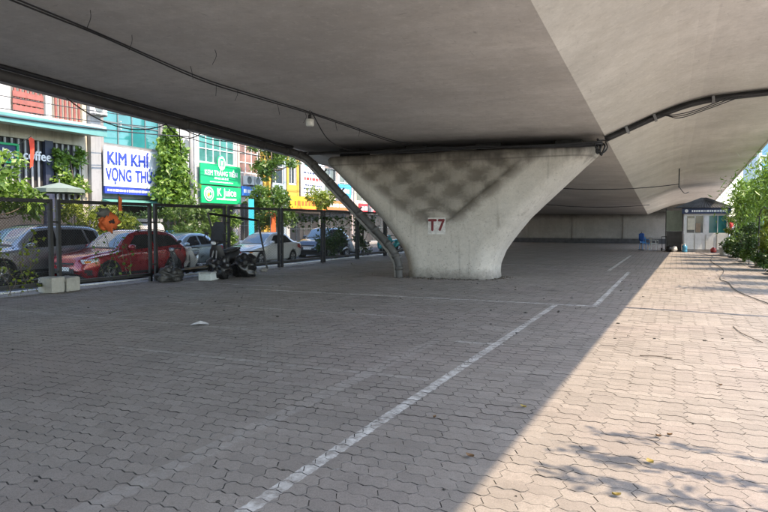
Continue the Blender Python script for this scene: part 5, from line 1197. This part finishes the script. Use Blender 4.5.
for k, (x, y, s, m_, lab) in enumerate(((-.12, 43.4, .19, W_WHITE, 'lumpy white sack between trolley and water bottle'), (-.4, 43.5, .21, BAG, 'small black sack beside the white sack'), (2.0, 43.2, .17, RSP, 'small red bundle at the foot of the guard hut'))):
    tt = thing('sack', lab, 'sack', (x, y, 0)); MB().blob((0, 0, s * .85), (s, s, s * .9), 70 + k, .15, 14, 10, .004).build('bundle', m_, tt, True); MB().blob((0, 0, s * 1.7), (s * .25, s * .25, s * .25), 80 + k, .2, 8, 6).build('knot', m_, tt, True)

# ------------------------------------------------------------------ planting on the sunny side
POT = M('concrete_planter', (.30, .29, .26), .9, .2, 3, .3, 40, dirt=.35); SOIL = M('potting_soil', (.05, .04, .03), .95, .3, 10)
def planter(label, loc, L, wd, h, rz=0):
    t = thing('planter_box', label, 'planter', loc, rz); m = MB(); m.box(-wd / 2, wd / 2, -L / 2, L / 2, 0, h); m.build('trough', POT, t, bevel=.02)
    MB().box(-wd / 2 - .025, wd / 2 + .025, -L / 2 - .025, L / 2 + .025, h + .002, h + .05).build('rim', POT, t, bevel=.01); MB().blob((0, 0, h + .03), (wd * .42, L * .45, .07), 3, .2, 12, 8).build('soil', SOIL, t)
for i, (x, y, L, lab) in enumerate(((2.62, 41.0, 1.6, 'low concrete planter next to the guard hut'), (2.72, 37.6, 1.8, 'long concrete planter under the tall bamboo'), (2.85, 33.4, 1.6, 'concrete planter under the light green bamboo'), (2.95, 29.3, 1.4, 'concrete planter beside the trellis post'), (3.0, 25.4, 1.2, 'weathered concrete planter under the yellow green vine'))): planter(lab, (x + .12, y, 0), L, .38, .24)
BAMB = leaf_mat('leaf_bamboo', (.15, .27, .05), .3)
def bamboo(label, base, h, rad, n, seed, mat, nst=9, leaf=.22):
    t = thing('bamboo_clump', label, 'bamboo', base, 0); rg = random.Random(seed); P = []
    for k in range(nst):
        a = rg.uniform(0, 6.28); s = rg.uniform(.05, .25); d = rg.uniform(.35, 1) * rad; hh = h * rg.uniform(.72, 1.0)
        c = catmull([(s * math.cos(a), s * math.sin(a), 0), (s * 1.4 * math.cos(a) + d * .15 * math.cos(a), s * 1.4 * math.sin(a) + d * .15 * math.sin(a), hh * .5), (d * .6 * math.cos(a), d * .6 * math.sin(a), hh * .88), (d * math.cos(a), d * math.sin(a), hh * .97)], 6)
        MB().tube(c, [.020 * (1 - .7 * i / (len(c) - 1)) for i in range(len(c))], 5).build('cane', M('cane_green', (.14, .19, .06), .5, .25, 3), t, True)
        for _ in range(n // nst):
            q = c[int(rg.triangular(4, len(c) - 1, len(c) * .7))]; g_ = rg.uniform(.1, .45) * (rad / .8); P.append(q + Vector((rg.gauss(0, .5), rg.gauss(0, .5), rg.gauss(-.1, .35))) * g_ * 1.6)
    l = link('leaves', leaf_mesh('leaves', P, leaf, mat, seed, 4.2, .9), t); l['kind'] = 'stuff'; return t
bamboo('slim bamboo leaning over the guard hut roof corner', (3.7, 42.6, .02), 3.2, .7, 1500, 1, LEAF_C)
bamboo('tall dark green bamboo behind the long planter', (3.4, 39.2, .02), 3.6, 1.0, 2600, 2, LEAF_A)
bamboo('tall bright bamboo over the long concrete planter', (3.3, 36.6, .02), 4.2, 1.0, 2600, 3, BAMB)
bamboo('light green bamboo arching under the deck edge', (3.5, 33.6, .02), 4.5, 1.1, 2700, 4, BAMB)
bamboo('light green bamboo behind the trellis post', (3.75, 30.6, .02), 4.5, 1.1, 2600, 5, BAMB)
bamboo('dense bright bamboo beside the weathered planter', (3.9, 27.4, .02), 4.5, 1.1, 2500, 6, BAMB)
bamboo('bushy bamboo next to the sunlit paving edge', (4.1, 23.4, .02), 3.8, 1.0, 2200, 7, BAMB)
for i, (x, y, h, rx, m_, lab) in enumerate(((3.0, 35.0, 1.7, .55, LEAF_C, 'dark leafy shrub low between the bamboo clumps'), (3.05, 38.6, 1.5, .5, LEAF_C, 'dark leafy shrub beside the long planter'), (3.15, 31.2, 1.9, .55, LEAF_C, 'dark shrub at the trellis post foot'), (3.25, 27.4, 1.6, .6, LEAF_B, 'yellow green shrub beside the weathered planter'), (2.98, 42.3, 2.4, .30, LEAF_B, 'slim variegated shrub against the guard hut corner'), (2.95, 40.6, 1.2, .4, LEAF_A, 'small shrub in the planter next to the hut'))):
    tree('garden_shrub', lab, 'shrub', (x, y, .02), h, (rx, rx * 1.3, h * .44), 90 + i, m_, 1300, .14, .035, 14, crown_z=h * .55)
tl = thing('trellis', 'black steel trellis arch carrying yellow green vine', 'trellis', (3.05, 29.0, 0))
for y in (-2.0, 1.4): MB().tube([(0, y, 0), (0, y, 2.1)], .03, 6).build('post', BLK, tl)
MB().tube(catmull([(0, -3.2, 2.25), (0, -2.0, 2.15), (0, 0, 2.35), (0, 1.4, 2.1), (0, 2.6, 1.85)], 5), .022, 6).build('rail', BLK, tl)
P, _ = clump_points(900, (0.05, -1.8, 1.3), (.18, .9, .8), 16, 5); l = link('vine', leaf_mesh('vine', P, .12, LEAF_B, 5, 1.5), tl); l['kind'] = 'stuff'
rl = thing('red_lantern', 'small red lantern hung in the shrub at the hut corner', 'lantern', (2.80, 41.8, 1.65)); MB().lathe([(0, .16), (.05, .15), (.11, .08), (.12, 0), (.11, -.08), (.05, -.15), (0, -.16)], n=14).build('shade', M('lantern_red', (.5, .03, .03), .6, .1, 5), rl, True); MB().tube([(0, 0, .16), (0, 0, .5)], .006, 4).build('cord', CABLE, rl); MB().tube([(0, 0, -.16), (0, 0, -.34)], .014, 5).build('tassel', M('tassel_red', (.5, .05, .03), .8), rl)
wp_ = thing('flower_pot', 'white glazed flower pot at the kerb by the planter', 'pot', (2.35, 40.0, 0)); MB().lathe([(0, 0), (.15, 0), (.2, .1), (.22, .36), (.25, .38), (.25, .42), (.2, .42), (.19, .34), (0, .33)], n=18).build('vessel', WHITE, wp_, True); P, _ = clump_points(160, (0, 0, .62), (.2, .2, .2), 8, 4); l = link('leaves', leaf_mesh('leaves', P, .12, LEAF_C, 4), wp_); l['kind'] = 'stuff'

# beyond the frame on the sunny side: what throws the thin shadows over the paving
pole = thing('steel_post', 'thin steel post standing under the deck edge by the paving', 'post', (3.0, 13.55, 0)); MB().tube([(0, 0, 0), (0, 0, 5.36)], .085, 10).build('shaft', GREYMETAL, pole, True); MB().box(-.13, .13, -.13, .13, 0, .02).build('base_plate', GREYMETAL, pole)
def sapling(label, base, h, n, seed):
    t = thing('sapling', label, 'sapling', base); rg = random.Random(seed); c = catmull([(0, 0, 0), (.04, .03, h * .4), (-.03, -.02, h * .75), (.05, .0, h)], 7); P = []
    MB().tube(c, [.016 * (1 - .7 * i / (len(c) - 1)) for i in range(len(c))], 5).build('stem', BARK, t, True)
    for _ in range(n): q = c[int(rg.uniform(5, len(c) - .01))]; P.append(q + Vector((rg.gauss(0, .06), rg.gauss(0, .06), rg.gauss(0, .12))))
    l = link('leaves', leaf_mesh('leaves', P, .12, LEAF_A, seed, 2.2), t); l['kind'] = 'stuff'
sapling('slender leafy sapling growing at the paving edge', (2.75, 4.52, .0), 4.5, 230, 1)
sapling('short wispy sapling between the two slender ones', (2.6, 5.1, .0), 4.2, 90, 3)
sapling('second slender sapling close to the leafy one', (2.95, 4.02, .0), 4.7, 260, 2)
bamboo('bamboo clump shading the paving near the hose end', (3.9, 18.6, .02), 4.3, 1.0, 1500, 11, BAMB)
bamboo('thin bamboo clump between hose end and weathered planter', (4.2, 21.0, .02), 4.0, .8, 1000, 12, BAMB)

# blue glass tower and low block beyond the side street
tw = thing('glass_tower', 'tall pale blue glass tower rising behind the bamboo', 'tower', (9, 92, -.2))
MB().box(0, 22, 0, 18, 0, 46).build('core', M('tower_blue', (.13, .30, .48), .15, .12, .2, spec=.8), tw)
for k in range(12): MB().box(-.25, -.003, k * 1.6, k * 1.6 + .25, 0, 46).build('fin', FR_W, tw); MB().box(k * 1.9, k * 1.9 + .3, -.25, -.003, 0, 46).build('fin', FR_W, tw)
for k in range(13): MB().box(-.12, 22, -.14, -.004, 3 + k * 3.4, 3.5 + k * 3.4).build('floor_band', FR_W, tw)

# street cables strung past the shop fronts, and the loop at the deck edge
for i, (z, sg_, x, lab) in enumerate(((7.6, .5, -26.3, 'highest street cable strung past the shop fronts'), (7.2, .65, -26.2, 'second street cable strung below the highest one'), (6.75, .5, -26.35, 'thick lowest street cable strung past the shop fronts'))):
    t = thing('street_cable', lab, 'cable', (x, 38, 0))
    for y0, y1 in ((6, 30.6), (30.6, 55), (55, 78)): MB().tube([p - Vector((x, 38, 0)) for p in sag((x, y0, z), (x, y1, z + .1), sg_)], .02 + .012 * (i == 2), 5).build('span', CABLE, t, True)
for y, lab in ((30.6, 'concrete utility pole between the ivy and the juice bar'), (55.0, 'concrete utility pole before the cream terrace')):
    t = thing('utility_pole', lab, 'pole', (-26.3, y, 0)); MB().tube([(0, 0, -.05), (0, 0, 9.5)], [.15, .10], 10).build('shaft', W_CONC, t, True); MB().box(-.06, .06, -.5, .5, 7.4, 7.5).build('cross_arm', GREYMETAL, t)
    MB().box(.1, .32, -.2, .2, 2.6, 3.2).build('meter_box', W_GREY, t)
lo = thing('hanging_loop', 'slack cable loops drooping from the drain pipe edge', 'cable', (-12.2, 13, 4.4))
for a, b_, d in (((-12.2, 10.2, 4.46), (-12.2, 13.4, 4.36), .40), ((-12.22, 13.2, 4.36), (-12.2, 14.7, 4.30), .30), ((-12.2, 13.6, 4.34), (-12.2, 16.2, 4.22), .16), ((-12.25, 13.8, 4.36), (-12.9, 14.6, 3.6), .08)):
    MB().tube([p - Vector((-12.2, 13, 4.4)) for p in sag(a, b_, d)], .014, 5).build('strand', CABLE, lo, True)
for k, (y, z, lab) in enumerate(((25.05, 7.4, 'air conditioner unit high on the concrete pillar'), (31.6, 6.3, 'air conditioner unit on the blank pale grey wall'), (44.4, 7.4, 'air conditioner unit above the narrow dark window'), (50.7, 7.0, 'air conditioner unit between terrace windows'))):
    ac = thing('air_conditioner', lab, 'air conditioner', (BXF + .26, y, z), 0, 'air conditioner units'); MB().box(0, .34, -.42, .42, 0, .62).build('case', FR_W, ac, bevel=.02); MB().lathe([(.0, .345), (.20, .345), (.25, .36), (.27, .345)], c=(0, -.12, .31), axis='x', n=20).build('fan_grille', FR_G, ac); MB().box(-.25, .36, -.4, -.36, -.08, -.003).box(-.25, .36, .36, .4, -.08, -.003).build('bracket', GREYMETAL, ac)
for i, (x, y, h) in enumerate(((2.62, 39.2, .8), (2.7, 35.4, .8), (2.82, 31.6, .75), (2.95, 27.3, .8), (3.0, 23.8, .7))):
    tree('border_plant', ('low leafy border plant beside the flower pot', 'low leafy border plant between the long planter and light bamboo', 'low leafy border plant before the trellis post', 'low leafy border plant between trellis and weathered planter', 'low leafy border plant past the weathered planter')[i], 'plant', (x, y, 0), h, (.28, .75, h * .42), 140 + i, (LEAF_A, LEAF_C)[i % 2], 900, .13, .02, 14, 'border plants', crown_z=h * .5)

# drifts of dead leaves along the fence foot, the pier and the planting edge
rg = random.Random(21); P = []
for k in range(420): P.append((-14.0 + abs(rg.gauss(0, .35)), rg.uniform(7, 34), .012 + rg.uniform(0, .02)))
for k in range(160): a = rg.uniform(-3.0, .3); P.append((CX + (1.55 + abs(rg.gauss(0, .3))) * math.cos(a), 20.12 + (1.1 + abs(rg.gauss(0, .3))) * math.sin(a), .012))
for k in range(330): P.append((3.55 - abs(rg.gauss(0, .5)), rg.uniform(4, 43), .012 + rg.uniform(0, .02)))
tag(link('leaf_litter', leaf_mesh('leaf_litter', P, .06, leaf_mat('litter_brown', (.10, .065, .03)), 3, 1.8, 0, .5, 4.0)), 'thin drifts of brown dead leaves along fence foot and planting edge', 'leaf litter', kind='stuff')
